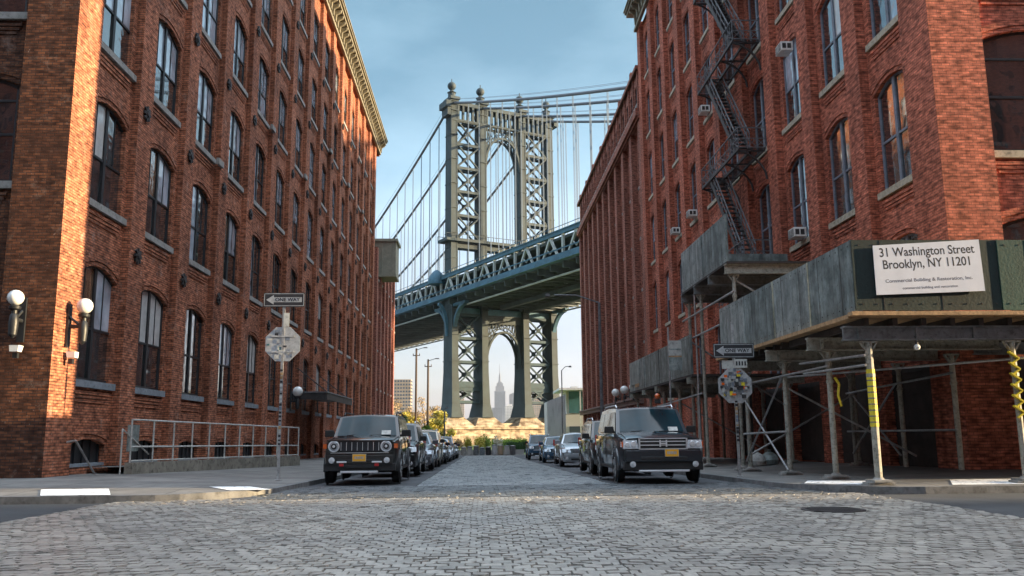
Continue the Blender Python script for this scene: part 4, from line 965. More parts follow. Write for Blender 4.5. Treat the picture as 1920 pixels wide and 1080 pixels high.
text('31 Washington Street', .262, 'ink', bn, (-.01, -.0156, .355), tilt(2.6), bold=.003, sx=.86)
text('Brooklyn, NY 11201', .262, 'ink', bn, (-.02, -.0156, .10), tilt(2.6), bold=.003, sx=.86)
text('Commercial Building & Restoration, Inc.', .098, 'ink_grey', bn, (-.01, -.0156, -.24), tilt(2.4), bold=.0015, sx=1.15)
text('commercial building and restoration', .072, 'ink_grey', bn, (.0, -.0156, -.40), tilt(2.4), bold=.001, sx=1.1)
# higher deck under the fire escape
UD = thing('high_scaffold_deck', 'high scaffold deck with pale zinc hoarding below the fire escape', 'scaffold')
FU = Face((7.98, 0, 0), (0, 1, 0), (-1, 0, 0))
hoard(UD, FU, [(26.85, 29.9, 'panel'), (29.9, 33.1, 'panel_light')], 5.45, 7.02)
FUe = Face((0, 33.1, 0), (1, 0, 0), (0, 1, 0)); hoard(UD, FUe, [(7.98, 10.1, 'panel'), (10.1, 12.2, 'panel')], 5.45, 7.02)
m_ = MB(); m_.box(7.9, 12.28, 26.8, 33.1, 5.38, 5.45); m_.build('deck_planks', 'dark_wood', UD)
for y in (26.95, 29.0, 31, 33): m_ = MB(); m_.box(7.85, 12.2, y-.1, y+.1, 5.06, 5.1); m_.box(7.85, 12.2, y-.02, y+.02, 5.1, 5.34); m_.box(7.85, 12.2, y-.1, y+.1, 5.34, 5.38); m_.build('beam', 'post_paint' if y < 28 else 'beam', UD)
for (x, y) in ((8.15, 27.0), (8.1, 31.0), (8.15, 33), (11.8, 27), (11.8, 33)): post(UD, x, y, 5.06, r=.06)
pipes(UD, [((7.95, 33.3, 4.36), (7.95, 26.3, 4.41)), ((7.95, 31.8, 3.55), (7.95, 27.2, 3.58)), ((7.95, 31.35, -1.0), (7.95, 31.35, 5.1)), ((8.2, 33, 3.5), (11.8, 33, 1)), ((8.2, 27.1, 4.9), (11.8, 27.1, 2.7))], .035)
S3 = thing('sidewalk_shed', 'farther low sidewalk shed with mottled zinc hoarding beside parked cars', 'scaffold')
FS3 = Face((7.85, 0, 0), (0, 1, 0), (-1, 0, 0))
hoard(S3, FS3, [(31.6, 34.2, 'panel'), (34.2, 35.2, 'panel_light'), (35.2, 37.4, 'panel'), (37.4, 40.8, 'panel'), (40.8, 44.9, 'panel_light')], 2.2, 3.66)
m_ = MB(); m_.box(7.8, 12.28, 31.6, 45, 2.1, 2.19); m_.build('deck_planks', 'dark_wood', S3)
for i, y in enumerate((32, 35, 38, 41, 44.4)):
    m_ = MB(); m_.box(7.7, 12.1, y-.08, y+.08, 1.86, 2.09); m_.build('beam', 'post_paint', S3)
    post(S3, 8.1, y, 1.86); post(S3, 11.5, y, 1.86, base=False)
pipes(S3, [((7.95, 41.5, 1.18), (7.95, 30.8, 1.45)), ((7.95, 38, 1.2), (7.95, 35, -.8)), ((7.95, 35, 1.2), (7.95, 38, -.8)), ((8, 35, .1), (8, 44, .1)), ((8.05, 35, 1.3), (11.4, 35, -.6))])
pb = thing('posted_notice', 'pale notice board fixed to the far end of the low shed hoarding', 'sign', (7.76, 43.2, 2.95)); m_ = MB(); m_.box(0, .03, -1.3, 1.3, -.45, .62); m_.build('sheet', 'panel_light', pb); m_ = MB(); m_.box(-.012, 0, -1.1, -.1, -.62, -.46); m_.build('orange_strip', 'wood', pb)

# ---------------------------------------------------------------- fire escape
FEs = thing('fire_escape', 'black iron fire escape zigzagging up the right warehouse wall', 'fire escape')
YN, YF, XO, XI = 35.1, 41.2, 11.1, 12.28; LV = [7.1, 12.05, 17.0, 21.95, 26.9]
def rail(m_, a, b, h=.95, n=8, r=.03):
    a = Vector(a); b = Vector(b); up = Vector((0, 0, h)); 
    m_.bar(a+up, b+up, r*1.4); m_.bar(a+up*.5, b+up*.5, r); m_.bar(a+up*.08, b+up*.08, r)
    for i in range(n+1):
        p = a.lerp(b, i/n); m_.bar(p, p+up, r)
    for i in range(n):
        p = a.lerp(b, i/n); q = a.lerp(b, (i+1)/n); m_.bar(p+up*.1, q+up*.5, r*.7); m_.bar(p+up*.5, q+up*.1, r*.7)
for i, z in enumerate(LV):
    m_ = MB(); y0, y1 = YN, YF
    for x in (XO, (XO+XI)/2, XI-.05): m_.bar((x, y0, z), (x, y1, z), .07, .12)
    n_ = int((y1-y0)/.13)
    for k in range(n_):
        y = y0+k*.13
        if not (36.0 < y < 39.6): m_.box(XO, XI-.05, y, y+.035, z+.02, z+.04)
        else: m_.box(XO+.62, XI-.05, y, y+.035, z+.02, z+.04)
    pl = m_.build('platform', 'iron', FEs); m_ = MB()
    rail(m_, (XO, y0, z), (XO, y1, z), n=9); rail(m_, (XO, y0, z), (XI, y0, z), n=3); rail(m_, (XO, y1, z), (XI, y1, z), n=3); m_.build('railing', 'iron_grey', pl)
    for y in (y0+.1, y0+2.0, y1-2.0, y1-.1):
        m_ = MB(); pts = [(XO+.02, y, z-.06)]+[(XO+.02+(XI-XO)*math.sin(t/5*math.pi/2), y, z-.06-1.25*(1-math.cos(t/5*math.pi/2))**.8) for t in range(1, 6)]
        for a, b in zip(pts[:-1], pts[1:]): m_.bar(a, b, .06, .09, up=(0, 1, 0))
        m_.bar((XI, y, z-.06), (XO+.1, y, z-.06), .06); m_.build('bracket', 'iron', pl)
for i in range(4):
    z0, z1 = LV[i], LV[i+1]; m_ = MB(); a, b = Vector((XO+.04, 35.6, z0)), Vector((XO+.04, 39.8, z1)); off = Vector((.62, 0, 0))
    m_.bar(a, b, .05, .2); m_.bar(a+off, b+off, .05, .2)
    n_ = 19
    for k in range(1, n_):
        p = a.lerp(b, k/n_); m_.box(p.x, p.x+.62, p.y-.12, p.y+.12, p.z-.015, p.z+.015)
    fl = m_.build('stair_flight', 'iron', FEs); m_ = MB(); up = Vector((0, 0, .9))
    for o_ in (Vector((0, 0, 0)), off):
        m_.bar(a+o_+up, b+o_+up, .045); m_.bar(a+o_+up*.55, b+o_+up*.55, .03)
        for k in range(8): p = a.lerp(b, k/7)+o_; m_.bar(p, p+up, .03)
    m_.build('handrail', 'iron_grey', fl)
m_ = MB(); rail(m_, (XO-.3, 35.4, 5.6), (XO-.3, 38.2, 5.6), 1.5, 5); m_.build('gate_rail', 'iron_grey', FEs)

# window air conditioners
def aircon(u, z, lab, x=12.42):
    t = thing('air_conditioner', lab, 'air conditioner', (x, u, z), 0, 'air conditioners in the right warehouse windows')
    m_ = MB(); t.scale = (.75, .85, .8); m_.box(-.55, .1, -.38, .38, 0, .46); m_.build('case', 'ac_white', t, bevel=.015)
    m_ = MB(); m_.box(-.565, -.552, -.32, .32, .05, .41)
    m_.build('grille', 'iron', t); m_ = MB()
    for q in range(7): m_.box(-.575, -.566, -.32, .32, .07+q*.05, .09+q*.05)
    m_.box(-.576, -.565, -.02, .02, .05, .41); m_.build('grille_bars', 'white_paint_old', t)
    m_ = MB()
    for q in range(2): m_.box(-.48+q*.27, -.28+q*.27, -.392, -.382, .1, .36)
    m_.build('side_vent', 'iron', t)
cb = lambda k: (23.25+26)/2 if k == 0 else (26.0+3.97*(k-1)+1.05+26+3.97*k)/2
aircon(cb(2)-.4, 7.42, 'white air conditioner in the window right of the fire escape')
aircon(cb(6)-.3, 12.37, 'white air conditioner in a window left of the fire escape')
aircon(cb(5), 17.24, 'small air conditioner behind the fire escape platform')
aircon(cb(7), 12.37, 'white air conditioner in a farther window beyond the fire escape')
aircon(cb(2)-.3, 15.05, 'cream air conditioner high in the head of an upper window')

# ---------------------------------------------------------------- street signs
def sign_post(x, y, h, lab, lean=0, stickers=0, seed=1, drop=.15):
    z0 = zs(x, y); t = thing('street_sign', lab, 'street sign', (x, y, z0)); t.rotation_euler = (0, R(lean), 0)
    rs = random.Random(seed); m_ = MB(); m_.box(-.035, .035, -.012, .0, 0, h); m_.box(-.035, -.02, -.0, .03, 0, h); m_.box(.02, .035, .0, .03, 0, h)
    m_.lathe([(.09, 0), (.09, .02), (.05, .03)], (0, 0, 0), 10); p = m_.build('pole', 'galv', t)
    for k in range(20):
        z = .9+k*.1; m_ = MB(); m_.box(-.033, .033, -.016, -.0121, z, z+rs.uniform(.03, .09)); m_.build('sticker', rs.choice(['white_paint_old', 'blue_paint', 'white_paint_old', 'wood', 'ink', 'ink']), p)
    zt = h-drop; W, H = .54, .19
    m_ = MB(); m_.box(-W, W, -.035, -.015, zt-H, zt+H); pl = m_.build('one_way_plate', 'ink', t)
    m_ = MB()
    for (a, b, c, d) in ((-W+.015, W-.015, zt+H-.035, zt+H-.02), (-W+.015, W-.015, zt-H+.02, zt-H+.035), (-W+.015, -W+.03, zt-H+.02, zt+H-.02), (W-.03, W-.015, zt-H+.02, zt+H-.02)): m_.box(a, b, -.038, -.035, c, d)
    A_ = [(-.47, 0), (-.27, .13), (-.27, .065), (.47, .065), (.47, -.065), (-.27, -.065), (-.27, -.13)]
    m_.add([(a, -.039, zt+b) for a, b in A_], [(0, 1, 2), (0, 2, 5), (0, 5, 6), (2, 3, 4, 5)]); m_.build('arrow', 'sign_back', pl)
    text('ONE WAY', .125, 'ink', pl, (.09, -.042, zt), TR, bold=.004, sx=1.1)
    return t, rs
def octagon(t, zc, r, rs, n, mats):
    m_ = MB(); pts = [(r*math.cos(R(22.5+45*i)), zc+r*math.sin(R(22.5+45*i))) for i in range(8)]
    m_.add([(a, .0, b) for a, b in pts]+[(a, .012, b) for a, b in pts], [tuple(range(8)), tuple(range(8, 16))[::-1]]+[(i, (i+1) % 8, 8+(i+1) % 8, 8+i) for i in range(8)])
    for q in (-.42, .42): m_.box(-.3, .3, -.02, 0, zc+q*r-.02, zc+q*r+.02)
    o = m_.build('stop_plate_back', 'sign_back', t)
    for k in range(n):
        a = rs.random()*6.28; d = r*.78*math.sqrt(rs.random()); cx_, cz_ = d*math.cos(a), zc+d*math.sin(a); w_, h_ = rs.uniform(.02, .065), rs.uniform(.02, .06)
        m_ = MB(); m_.box(cx_-w_, cx_+w_, -.004-.0008*k, -.001, cz_-h_, cz_+h_); m_.build('sticker', mats[k % len(mats)], o)
sL, rs = sign_post(-5.2, 22.95, 4.85, 'left stop sign seen from behind on a pole with a one way arrow', seed=3)
octagon(sL, 3.52, .49, rs, 16, ['white_paint_old', 'blue_paint', 'sign_back', 'ink', 'white_paint_old', 'teal', 'sign_back'])
m_ = MB(); m_.box(.0, .15, -.014, -.004, 3.98, 4.35); m_.build('small_plate', 'white_paint_old', sL)
sR, rs = sign_post(6.68, 22.5, 4.02, 'right sticker covered stop sign pole with a one way arrow', seed=5, drop=.77)
for ch in sR.children:
    pass
sR.rotation_euler = (0, 0, 0)
octagon(sR, 2.33, .48, rs, 60, ['white_paint_old', 'ink', 'blue_paint', 'iron_grey', 'white_paint_old', 'yellow', 'iron_grey', 'ink', 'amber', 'blue_paint', 'sign_back', 'iron'])
m_ = MB(); m_.box(-.32, .02, .015, .02, 2.78, 3.0, 0); m_.box(.0, .34, -.03, -.02, 2.80, 3.03, 0)
for q in range(4): m_.box(.04+q*.075, .08+q*.075, -.034, -.03, 2.86, 2.97, 1)
m_.build('small_plate', ['white_paint_old', 'ink'], sR)
nsg = thing('parking_sign', 'narrow parking sign on a thin pole in front of the far shed', 'street sign', (6.95, 31.5, zs(6.95, 31.5)))
m_ = MB(); m_.tube((0, 0, 0), (0, 0, 5.1), .035); m_.build('pole', 'galv', nsg)
m_ = MB(); m_.box(-.02, .46, -.045, -.03, 4.05, 4.6, 0); m_.box(-.02, .46, -.047, -.03, 3.5, 3.98, 1); m_.box(-.02, .46, -.049, -.03, 3.99, 4.04, 2); m_.box(.0, .44, -.05, -.045, 4.25, 4.3, 1)
m_.build('plates', ['white_paint_old', 'panel_light', 'wood'], nsg)
fl = thing('round_lantern', 'orange road works lantern hanging under the far shed', 'lantern', (7.6, 37.0, 1.62)); m_ = MB(); m_.ball((0, 0, 0), .13, 10); m_.build('lens', 'amber', fl); m_ = MB(); m_.box(-.12, .12, -.05, .05, -.3, -.12); m_.tube((0, 0, .1), (0, 0, .4), .015); m_.build('battery_box', 'iron', fl)

# ---------------------------------------------------------------- wall lamps
def wall_lamp(loc, n, lab, group=None, r=.2, camera=True):
    # n: outward normal angle (rz); local +x is outward
    t = thing('globe_lamp', lab, 'wall lamp', loc, n, group)
    m_ = MB(); m_.box(.0, .06, -.09, .09, -1.05, .1); m_.tube((.05, 0, -.5), (.42, 0, -.5), .055, n=8); m_.tube((.05, 0, -.25), (.3, 0, -.45), .035)
    m_.lathe([(.03, -.98), (.1, -.9), (.12, -.6), (.1, -.4), (.07, -.36), (.07, -.28), (.14, -.24), (.15, -.18), (.08, -.14)], (.42, 0, .0), 12); m_.build('bracket', 'black_paint', t)
    m_ = MB(); m_.ball((.42, 0, .05), r, 20); m_.build('globe', 'globe', t, sharp=80)
    return t
wall_lamp((-11.8, 22.58, 3.53), R(-90), 'white globe wall lamp on the dark side wall, leftmost')
wall_lamp((-10.99, 23.3, 3.48), 0, 'white globe wall lamp on the sunlit corner pier', r=.21)
wall_lamp((-10.99, 50.9, 2.6), 0, 'white globe wall lamp beside the entrance canopy', r=.3)
for i, (y, l) in enumerate(((66.5, 'nearest'), (70.8, 'middle'), (75.5, 'farthest'))):
    wall_lamp((12.25, y, 3.6), R(180), '%s of three white globe lamps on the mauve factory' % l, 'globe lamps in a row', r=.34)
for (loc, rz, lab) in (((-11.8, 22.55, 2.3), R(-90), 'small white floodlight under the left globe lamp'), ((-10.97, 23.3, 2.22), 0, 'small white floodlight under the corner globe lamp')):
    t = thing('floodlight', lab, 'floodlight', loc, rz); m_ = MB(); m_.tube((0, 0, 0), (.12, 0, 0), .04); m_.build('mount', 'iron', t)
    m_ = MB(); m_.taper((.18, 0, -.08), (.1, .1), (.16, 0, .08), (.12, .12)); m_.build('head', 'globe', t)
    m_ = MB(); m_.box(.1, .2, -.06, .06, -.24, -.1); m_.build('sensor', 'black_paint', t)
# entrance canopy
ec = thing('entrance_canopy', 'dark metal entrance canopy on the left warehouse behind the front parked car', 'canopy', (-11, 55.5, 2.25))
m_ = MB(); m_.box(0, 2.0, -4.2, 5.8, .2, .34); m_.box(-.0, 2.1, -4.3, 5.9, .34, .42); m_.build('roof', 'iron_grey', ec)
m_ = MB(); m_.box(2.01, 2.06, -4.2, 5.8, -.05, .3); m_.box(0, 2.0, -4.26, -4.21, -.05, .3); m_.build('fascia', 'iron', ec)
m_ = MB()
for y in (-3, 4.5): m_.tube((.02, y, 1.9), (1.9, y, .4), .03)
m_.build('stay_rods', 'iron', ec)

# ---------------------------------------------------------------- ramp with railing
rp = thing('access_ramp', 'concrete access ramp with white pipe railing along the left warehouse', 'ramp')
m_ = MB()
def rz_(y): return -.66+(y-25.6)/(39-25.6)*(-.12)
xr0, xr1 = -9.95, -7.9
def rx(y): return xr0+(y-25.6)/(39-25.6)*(xr1-xr0)
V = []
for y in (25.6, 30, 35, 39): V += [(rx(y), y, zs(rx(y), y)-.2), (rx(y), y, rz_(y)), (rx(y)-.22, y, rz_(y)), (rx(y)-.22, y, zs(rx(y), y)-.2)]
m_.add(V, [(4*j+i, 4*j+(i+1) % 4, 4*j+4+(i+1) % 4, 4*j+4+i) for j in range(3) for i in range(4)]+[(0, 3, 2, 1), (12, 13, 14, 15)]); m_.build('kerb_wall', pm('mossy_concrete', (.24, .22, .18), .9, var=.35, dirt=.75, scale=1.8), rp)
m_ = MB(); m_.add([(rx(25.6)-.23, 25.6, rz_(25.6)-.12), (rx(39)-.23, 39, rz_(39)-.12), (-11.2, 39, rz_(39)-.12), (-11.2, 25.6, rz_(25.6)-.12)], [(0, 1, 2, 3)]); m_.build('slab', 'walk', rp)
m_ = MB(); y0, y1 = 25.65, 39.0
for h in (1.22, .45): m_.tube((rx(y0)-.1, y0, rz_(y0)+h), (rx(y1)-.1, y1, rz_(y1)+h), .026)
m_.tube((rx(y0)-.1, y0, rz_(y0)+.05), (rx(y1)-.1, y1, rz_(y1)+.05), .022)
n_ = 11
for k in range(n_+1):
    y = y0+(y1-y0)*k/n_; m_.tube((rx(y)-.1, y, rz_(y)-.02), (rx(y)-.1, y, rz_(y)+1.22), .026)
m_.tube((rx(y0)-.3, y0-.15, zs(-10, 25.5)), (rx(y0)-.3, y0-.15, rz_(y0)+.95), .026); m_.tube((rx(y0)-.3, y0-.15, rz_(y0)+.95), (rx(y0)-.3, 27.6, rz_(y0)+.2), .022)
m_.build('railing', 'white_paint_old', rp)
m_ = MB(); m_.box(-10.3, -10.26, 26.0, 26.8, -.35, .42); m_.build('mesh_panel', 'panel_light', rp)
hr = thing('handrail', 'sloping pipe handrail beside the first cellar opening', 'handrail'); m_ = MB(); m_.tube((-10.75, 23.75, -.02), (-10.75, 25.1, -.98), .028); m_.tube((-10.75, 23.75, -.02), (-10.98, 23.75, -.06), .028); m_.build('rail', 'galv', hr)
m_ = MB(); m_.tube((-10.75, 25.1, -1), (-10.75, 25.1, -.92), .05); m_.build('foot', 'galv', hr)
# trash and small things on the right pavement
for (x, y, lab, mt) in ((9.6, 30.2, 'white sack of rubbish slumped under the shed', 'white_paint_old'), (10.3, 31.0, 'pale tied rubbish bag beside the shed post', 'panel_light')):
    m_ = MB(); m_.lathe([(.05, 0), (.28, .03), (.33, .18), (.27, .34), (.12, .44), (.05, .47), (.09, .55)], (0, 0, 0), 11); tag(m_.build('rubbish_bag', mt, loc=(x, y, zs(x, y))), lab, 'rubbish bag')
# ---------------------------------------------------------------- cars (front at y=0 facing -Y, length along +Y)
def wheel_obj(parent, x, y, r, side, rim='rim'):
    m_ = MB(); w_ = .2
    m_.lathe([(r*.66, -.04), (r*.64, .05), (r*.2, .03), (.04, .06)], (0, 0, 0), 18, axis='x')
    for k in range(5):
        a = k*2*math.pi/5; m_.bar((.06, math.cos(a)*.05, math.sin(a)*.05), (.075, math.cos(a)*r*.62, math.sin(a)*r*.62), .085, .03, up=(1, 0, 0))
    o = m_.build('wheel', rim, parent, loc=(x, y, r)); m_ = MB()
    m_.lathe([(r*.66, -.12), (r*.9, -.13), (r*.99, -.08), (r, 0), (r*.99, .05), (r*.92, .085), (r*.68, .085), (r*.64, .05)], (0, 0, 0), 24, axis='x')
    m_.build('tyre', 'tyre', o)
    if side < 0: o.rotation_euler = (0, 0, math.pi)
    return o
def make_car(label, P):
    t = thing('parked_car', label, P['cat'], (0, 0, 0), 0, P.get('group')); W = P['W']/2; Ln = P['L']; pm_ = P['paint']
    bow = P.get('bow', .10)
    def ring(y, zb, zs1, zt, wl, wt, edge):
        pts = [(0, zb), (wl*.8, zb), (wl*.97, zb+.07), (wl, (zb+zs1)*.5), (wl*.985, zs1-.06), (wt, zs1), (wt-edge, zt), (wt*.5, zt+.02), (0, zt+.028)]
        full = pts+[(-x, z) for x, z in pts[-2:0:-1]]
        return [(x, y+(bow*(x/W)**2 if y < .9 else (-.07*(x/W)**2*0)), z) for x, z in full]
    st = P['stations']; m_ = MB(); V = []; 
    for s_ in st: V += ring(*s_)
    n = 16
    m_.add(V, [(j*n+i, j*n+(i+1) % n, (j+1)*n+(i+1) % n, (j+1)*n+i) for j in range(len(st)-1) for i in range(n)]+[tuple(range(n))[::-1], tuple(range((len(st)-1)*n, len(st)*n))], 0, True)
    # greenhouse
    y0, y1, y2, y3, zb, zr, wb, wr = P['cab']; vb = P.get('vb', 0)
    def gp(y, z, x, c=0): return (x, y, z)
    base = []; nn = 6
    def row(y, z, w_, c, bw): return [(w_*(2*i/nn-1), y+bw*((2*i/nn-1)**2), z+c*(1-(2*i/nn-1)**2)) for i in range(nn+1)]
    rows = [row(y0, zb, wb, 0, .12), row(y1, zr-.05, wr, .05, .06), row(y1+.25, zr-.02, wr, .05, .0), row((y1+y2)/2, zr, wr, .05, 0), row(y2, zr-.04, wr*.98, .05, 0), row(y3, zb, wb*.97, 0, -.06)]
    V = [p for r_ in rows for p in r_]; k = nn+1
    F = [(j*k+i, j*k+i+1, (j+1)*k+i+1, (j+1)*k+i) for j in range(5) for i in range(nn)]
    m_.add(V, F, 0, True)
    for sgn, idx in ((-1, 0), (1, nn)):
        sp = [rows[j][idx] for j in range(6)]
        m_.add(sp, [tuple(range(6)) if sgn < 0 else tuple(range(6))[::-1]], 0)
    m_.build('body', pm_, t, sharp=28)
    # windscreen
    def lerp(a, b, f): return tuple(a[i]+(b[i]-a[i])*f for i in range(3))
    ws = MB(); A0, A1 = rows[0], rows[1]; off = Vector((0, -.015, .008)); v = []
    for i in range(nn+1):
        f = (2*i/nn-1)*.90; 
        x0 = wb*f; yb = y0+.12*f*f; yt = y1+.06*f*f; b_ = Vector((x0, yb, zb)); t_ = Vector((wr*f, yt, zr-.05+.05*(1-f*f)))
        v += [b_.lerp(t_, .07)+off, b_.lerp(t_, .93)+off]
    ws.add(v, [(2*i, 2*i+1, 2*i+3, 2*i+2) for i in range(nn)], 0, True); wo = ws.build('windscreen', 'car_glass', t, sharp=60)
    sk = MB(); p_ = Vector((wb*.55, y0-.0, zb))+Vector((0, -.0, .02)); q_ = Vector((wb*.42, y0+.02, zb)); dz_ = (Vector((0, y1, zr-.05))-Vector((0, y0, zb))).normalized()
    u_ = [Vector((wb*.45, y0+.12*.2, zb)), Vector((wb*.72, y0+.12*.52, zb))]; u_ += [u_[1]+dz_*.14, u_[0]+dz_*.14]
    sk.add([v_+dz_*.07+Vector((0, -.04, .02)) for v_ in u_], [(0, 1, 2, 3)]); sk.build('permit_sticker', 'white_paint_old', wo)
    se = MB()     # hood shut lines
    for sgn in (-1, 1):
        pp = [(sgn*(s5[5]-s5[6]*.55), s5[0], (s5[2]+s5[3])/2+.012) for s5 in st[1:4]]
        for a_, b_ in zip(pp[:-1], pp[1:]): se.bar(a_, b_, .014, .01)
    for sgn in (-1, 1):
        for yy in [P['panes'][0][0]+.02]+[c_[1]+.035 for c_ in P['panes'][:-1]]: se.bar((sgn*(W+.001), yy, .42), (sgn*(W*.995), yy, zb-.06), .012, .012)
        se.bar((sgn*(W+.002), P['wheels'][0]+.45, .36), (sgn*(W+.002), P['wheels'][1]-.45, .36), .02, .07)
    se.build('shut_lines', 'plastic', t)
    m2 = MB()
    for q in (-.55, .1): m2.bar((q*W, y0+.03, zb+.05), (q*W+.5, y0+.10, zb+.09), .02)
    m2.build('wiper', 'plastic', t)
    rw = MB(); rw.add([(-wb*.82, y3+.02, zb+.06), (wb*.82, y3+.02, zb+.06), (wr*.84, y2+.03, zr-.1), (-wr*.84, y2+.03, zr-.1)], [(0, 1, 2, 3)]); rw.build('rear_window', 'car_glass', t)
    for sgn in (-1, 1):
        # side glass: split in panes
        a = y0+.12; cuts = P['panes']
        for (ya, yb) in cuts:
            sw = MB(); q = []
            for (y, lo) in ((ya, 1), (yb, 1), (yb, 0), (ya, 0)):
                # clamp top edge to windscreen and rear slopes
                f = .90 if not lo else .08
                z = zb+(zr-.05-zb)*f; xx = wb+(wr-wb)*f
                yf = y0+.14+(y1-y0)*f; yr = y3-.06+(y2-y3)*f
                q.append((sgn*(xx+.012), min(max(y, yf+.06), yr-.06), z))
            sw.add(q, [(0, 1, 2, 3)]); sw.build('side_window', 'car_glass', t)
        mi = MB(); mi.taper((sgn*(wb+.13), y0+.36, zb+.02), (.13, .05), (sgn*(wb+.14), y0+.34, zb+.19), (.11, .04)); mi.box(min(sgn*wb*.95, sgn*(wb+.06)), max(sgn*wb*.95, sgn*(wb+.06)), y0+.36, y0+.42, zb+.02, zb+.07)
        mo = mi.build('mirror', pm_ if P.get('mirror') else 'plastic', t, bevel=.015)
        for yw in P['wheels']:
            r = P['r']; fm = MB()
            pts = [(math.cos(R(a))*(r+.10), math.sin(R(a))*(r+.10)) for a in range(-8, 189, 14)]; ins = [(math.cos(R(a))*(r+.035), math.sin(R(a))*(r+.035)) for a in range(-8, 189, 14)]
            x0, x1 = sgn*W*.93, sgn*(W+P.get('flare', .012))
            for (p0, q0), (p1, q1) in zip(zip(pts[:-1], ins[:-1]), zip(pts[1:], ins[1:])):
                vv = [(x, yw+a[0], r+a[1]) for x in (x0, x1) for a in (p0, p1, q1, q0)]
                fm.add(vv, [(0, 1, 2, 3), (7, 6, 5, 4), (0, 4, 5, 1), (1, 5, 6, 2), (2, 6, 7, 3), (3, 7, 4, 0)])
            fm.lathe([(r+.05, 0), (r+.05, .012)], (sgn*(W-.012) if sgn > 0 else -(W), yw, r), 20, axis='x')
            fm.build('wheel_arch', P.get('archmat', 'plastic'), t)
            wheel_obj(t, sgn*(W-.06), yw, r, sgn, P.get('rim', 'rim'))
        hm = MB(); P['head'](hm, sgn); hm.build('headlight', ['lamp_lens', 'chrome', 'plastic', 'amber'], t, sharp=50)
        fg = MB(); fg.lathe([(.075, 0), (.07, -.02), (.01, -.03)], (sgn*P['fog'][0], P['fog'][1], P['fog'][2]), 12, axis='y'); fg.build('fog_lamp', 'lamp_lens', t)
        tl = MB(); tl.box(min(sgn*W*.78, sgn*(W-.03)), max(sgn*W*.78, sgn*(W-.03)), Ln-.02, Ln+.015, .85, 1.15); tl.build('tail_light', 'red', t)
        for yd in P['doors']:
            dh = MB(); dh.box(min(sgn*W, sgn*(W+.02)), max(sgn*W, sgn*(W+.02)), yd, yd+.16, P['dz'], P['dz']+.03); dh.build('door_handle', pm_, t)
    gm = MB(); P['front'](gm); gm.build('grille', ['plastic', 'chrome', pm_, 'ink'], t)
    bm_ = MB(); P['bumper'](bm_); bm_.build('bumper', ['plastic', 'chrome', pm_, 'red'], t, bevel=.02)
    px, py, pz = P['plate']; pl = MB(); pl.box(px-.155, px+.155, py-.02, py, pz-.08, pz+.08); po = pl.build('licence_plate', 'plate', t)
    pl = MB()
    for q in range(6): pl.box(px-.11+q*.038, px-.085+q*.038, py-.024, py-.0205, pz-.03, pz+.035)
    pl.box(px-.165, px+.165, py-.012, py+.005, pz-.09, pz+.09); pl.build('plate_frame', 'sign_back', po)
    if P.get('rails'):
        for sgn in (-1, 1):
            rr = MB(); rr.path([(sgn*wr*.92, y1+.35, zr+.0), (sgn*wr*.92, y1+.5, zr+.07), (sgn*wr*.92, y2-.4, zr+.07), (sgn*wr*.92, y2-.2, zr)], .02); rr.build('roof_rail', P['rails'], t)
    return t
# boxy compact off-roader
def jeep_head(m, s):
    c = (s*.63, .012, .91); m.lathe([(.138, .02), (.138, -.035), (.118, -.045), (.108, -.02)], c, 24, 1, 'y'); m.lathe([(.108, -.02), (.075, -.03), (.07, -.02)], c, 20, 0, 'y'); m.lathe([(.07, -.03), (.06, -.05), (.01, -.055)], c, 16, 2, 'y'); m.lathe([(.035, -.052), (.03, -.062), (.01, -.065)], c, 12, 1, 'y')
    m.box(min(s*.815, s*.90), max(s*.815, s*.90), .05, .30, .86, .97, 3); m.box(min(s*.49, s*.775), max(s*.49, s*.775), .0, .06, .77, 1.04, 2)
def jeep_front(m):
    m.box(-.5, .5, -.012, .05, .79, 1.03, 3)
    for k in range(8):
        x = -.455+k*.13; m.box(x-.018, x+.018, -.03, -.01, .80, 1.02, 2); m.box(x-.005, x+.005, -.034, -.03, .81, 1.01, 1)
    m.box(-.80, .80, -.035, .03, 1.035, 1.06, 2); m.box(-.76, .76, -.045, .03, .735, .765, 2); m.box(-.70, .70, -.05, -.044, .752, .762, 1)
def jeep_bumper(m):
    m.box(-.80, .80, -.10, .12, .50, .70, 2); m.box(-.86, .86, -.06, .2, .33, .5, 0); m.box(-.52, .52, -.112, -.1, .545, .6, 0); m.box(-.5, .5, -.105, -.08, .40, .48, 0)
    m.box(-.45, .45, -.09, .0, .28, .33, 1)
    for s in (-1, 1): m.box(s*.42-.05, s*.42+.05, -.14, -.09, .44, .50, 3); m.box(s*.42-.12, s*.42+.12, -.115, -.1, .52, .56, 1)
W_ = .905
JP = dict(cat='car', W=1.81, L=4.25, paint='car_black', bow=.10, r=.36, wheels=(.83, 3.4), flare=.03, rails='plastic', mirror=False,
  stations=[(.02, .36, 1.0, 1.03, .84, .82, .06), (.12, .30, 1.03, 1.07, .88, .84, .07), (.8, .25, 1.08, 1.12, .9, .85, .1), (1.2, .25, 1.12, 1.15, .9, .86, .06), (2.6, .25, 1.13, 1.14, .905, .87, .05), (3.9, .28, 1.14, 1.15, .9, .87, .05), (4.22, .36, 1.12, 1.13, .86, .84, .05)],
  cab=(1.12, 1.58, 4.0, 4.16, 1.12, 1.70, .85, .745), panes=((1.2, 2.25), (2.32, 3.2), (3.27, 4.1)), fog=(.66, -.11, .58), doors=(2.1, 3.05), dz=.98,
  plate=(0, -.11, .64), head=jeep_head, front=jeep_front, bumper=jeep_bumper, group='cars parked along the left kerb')
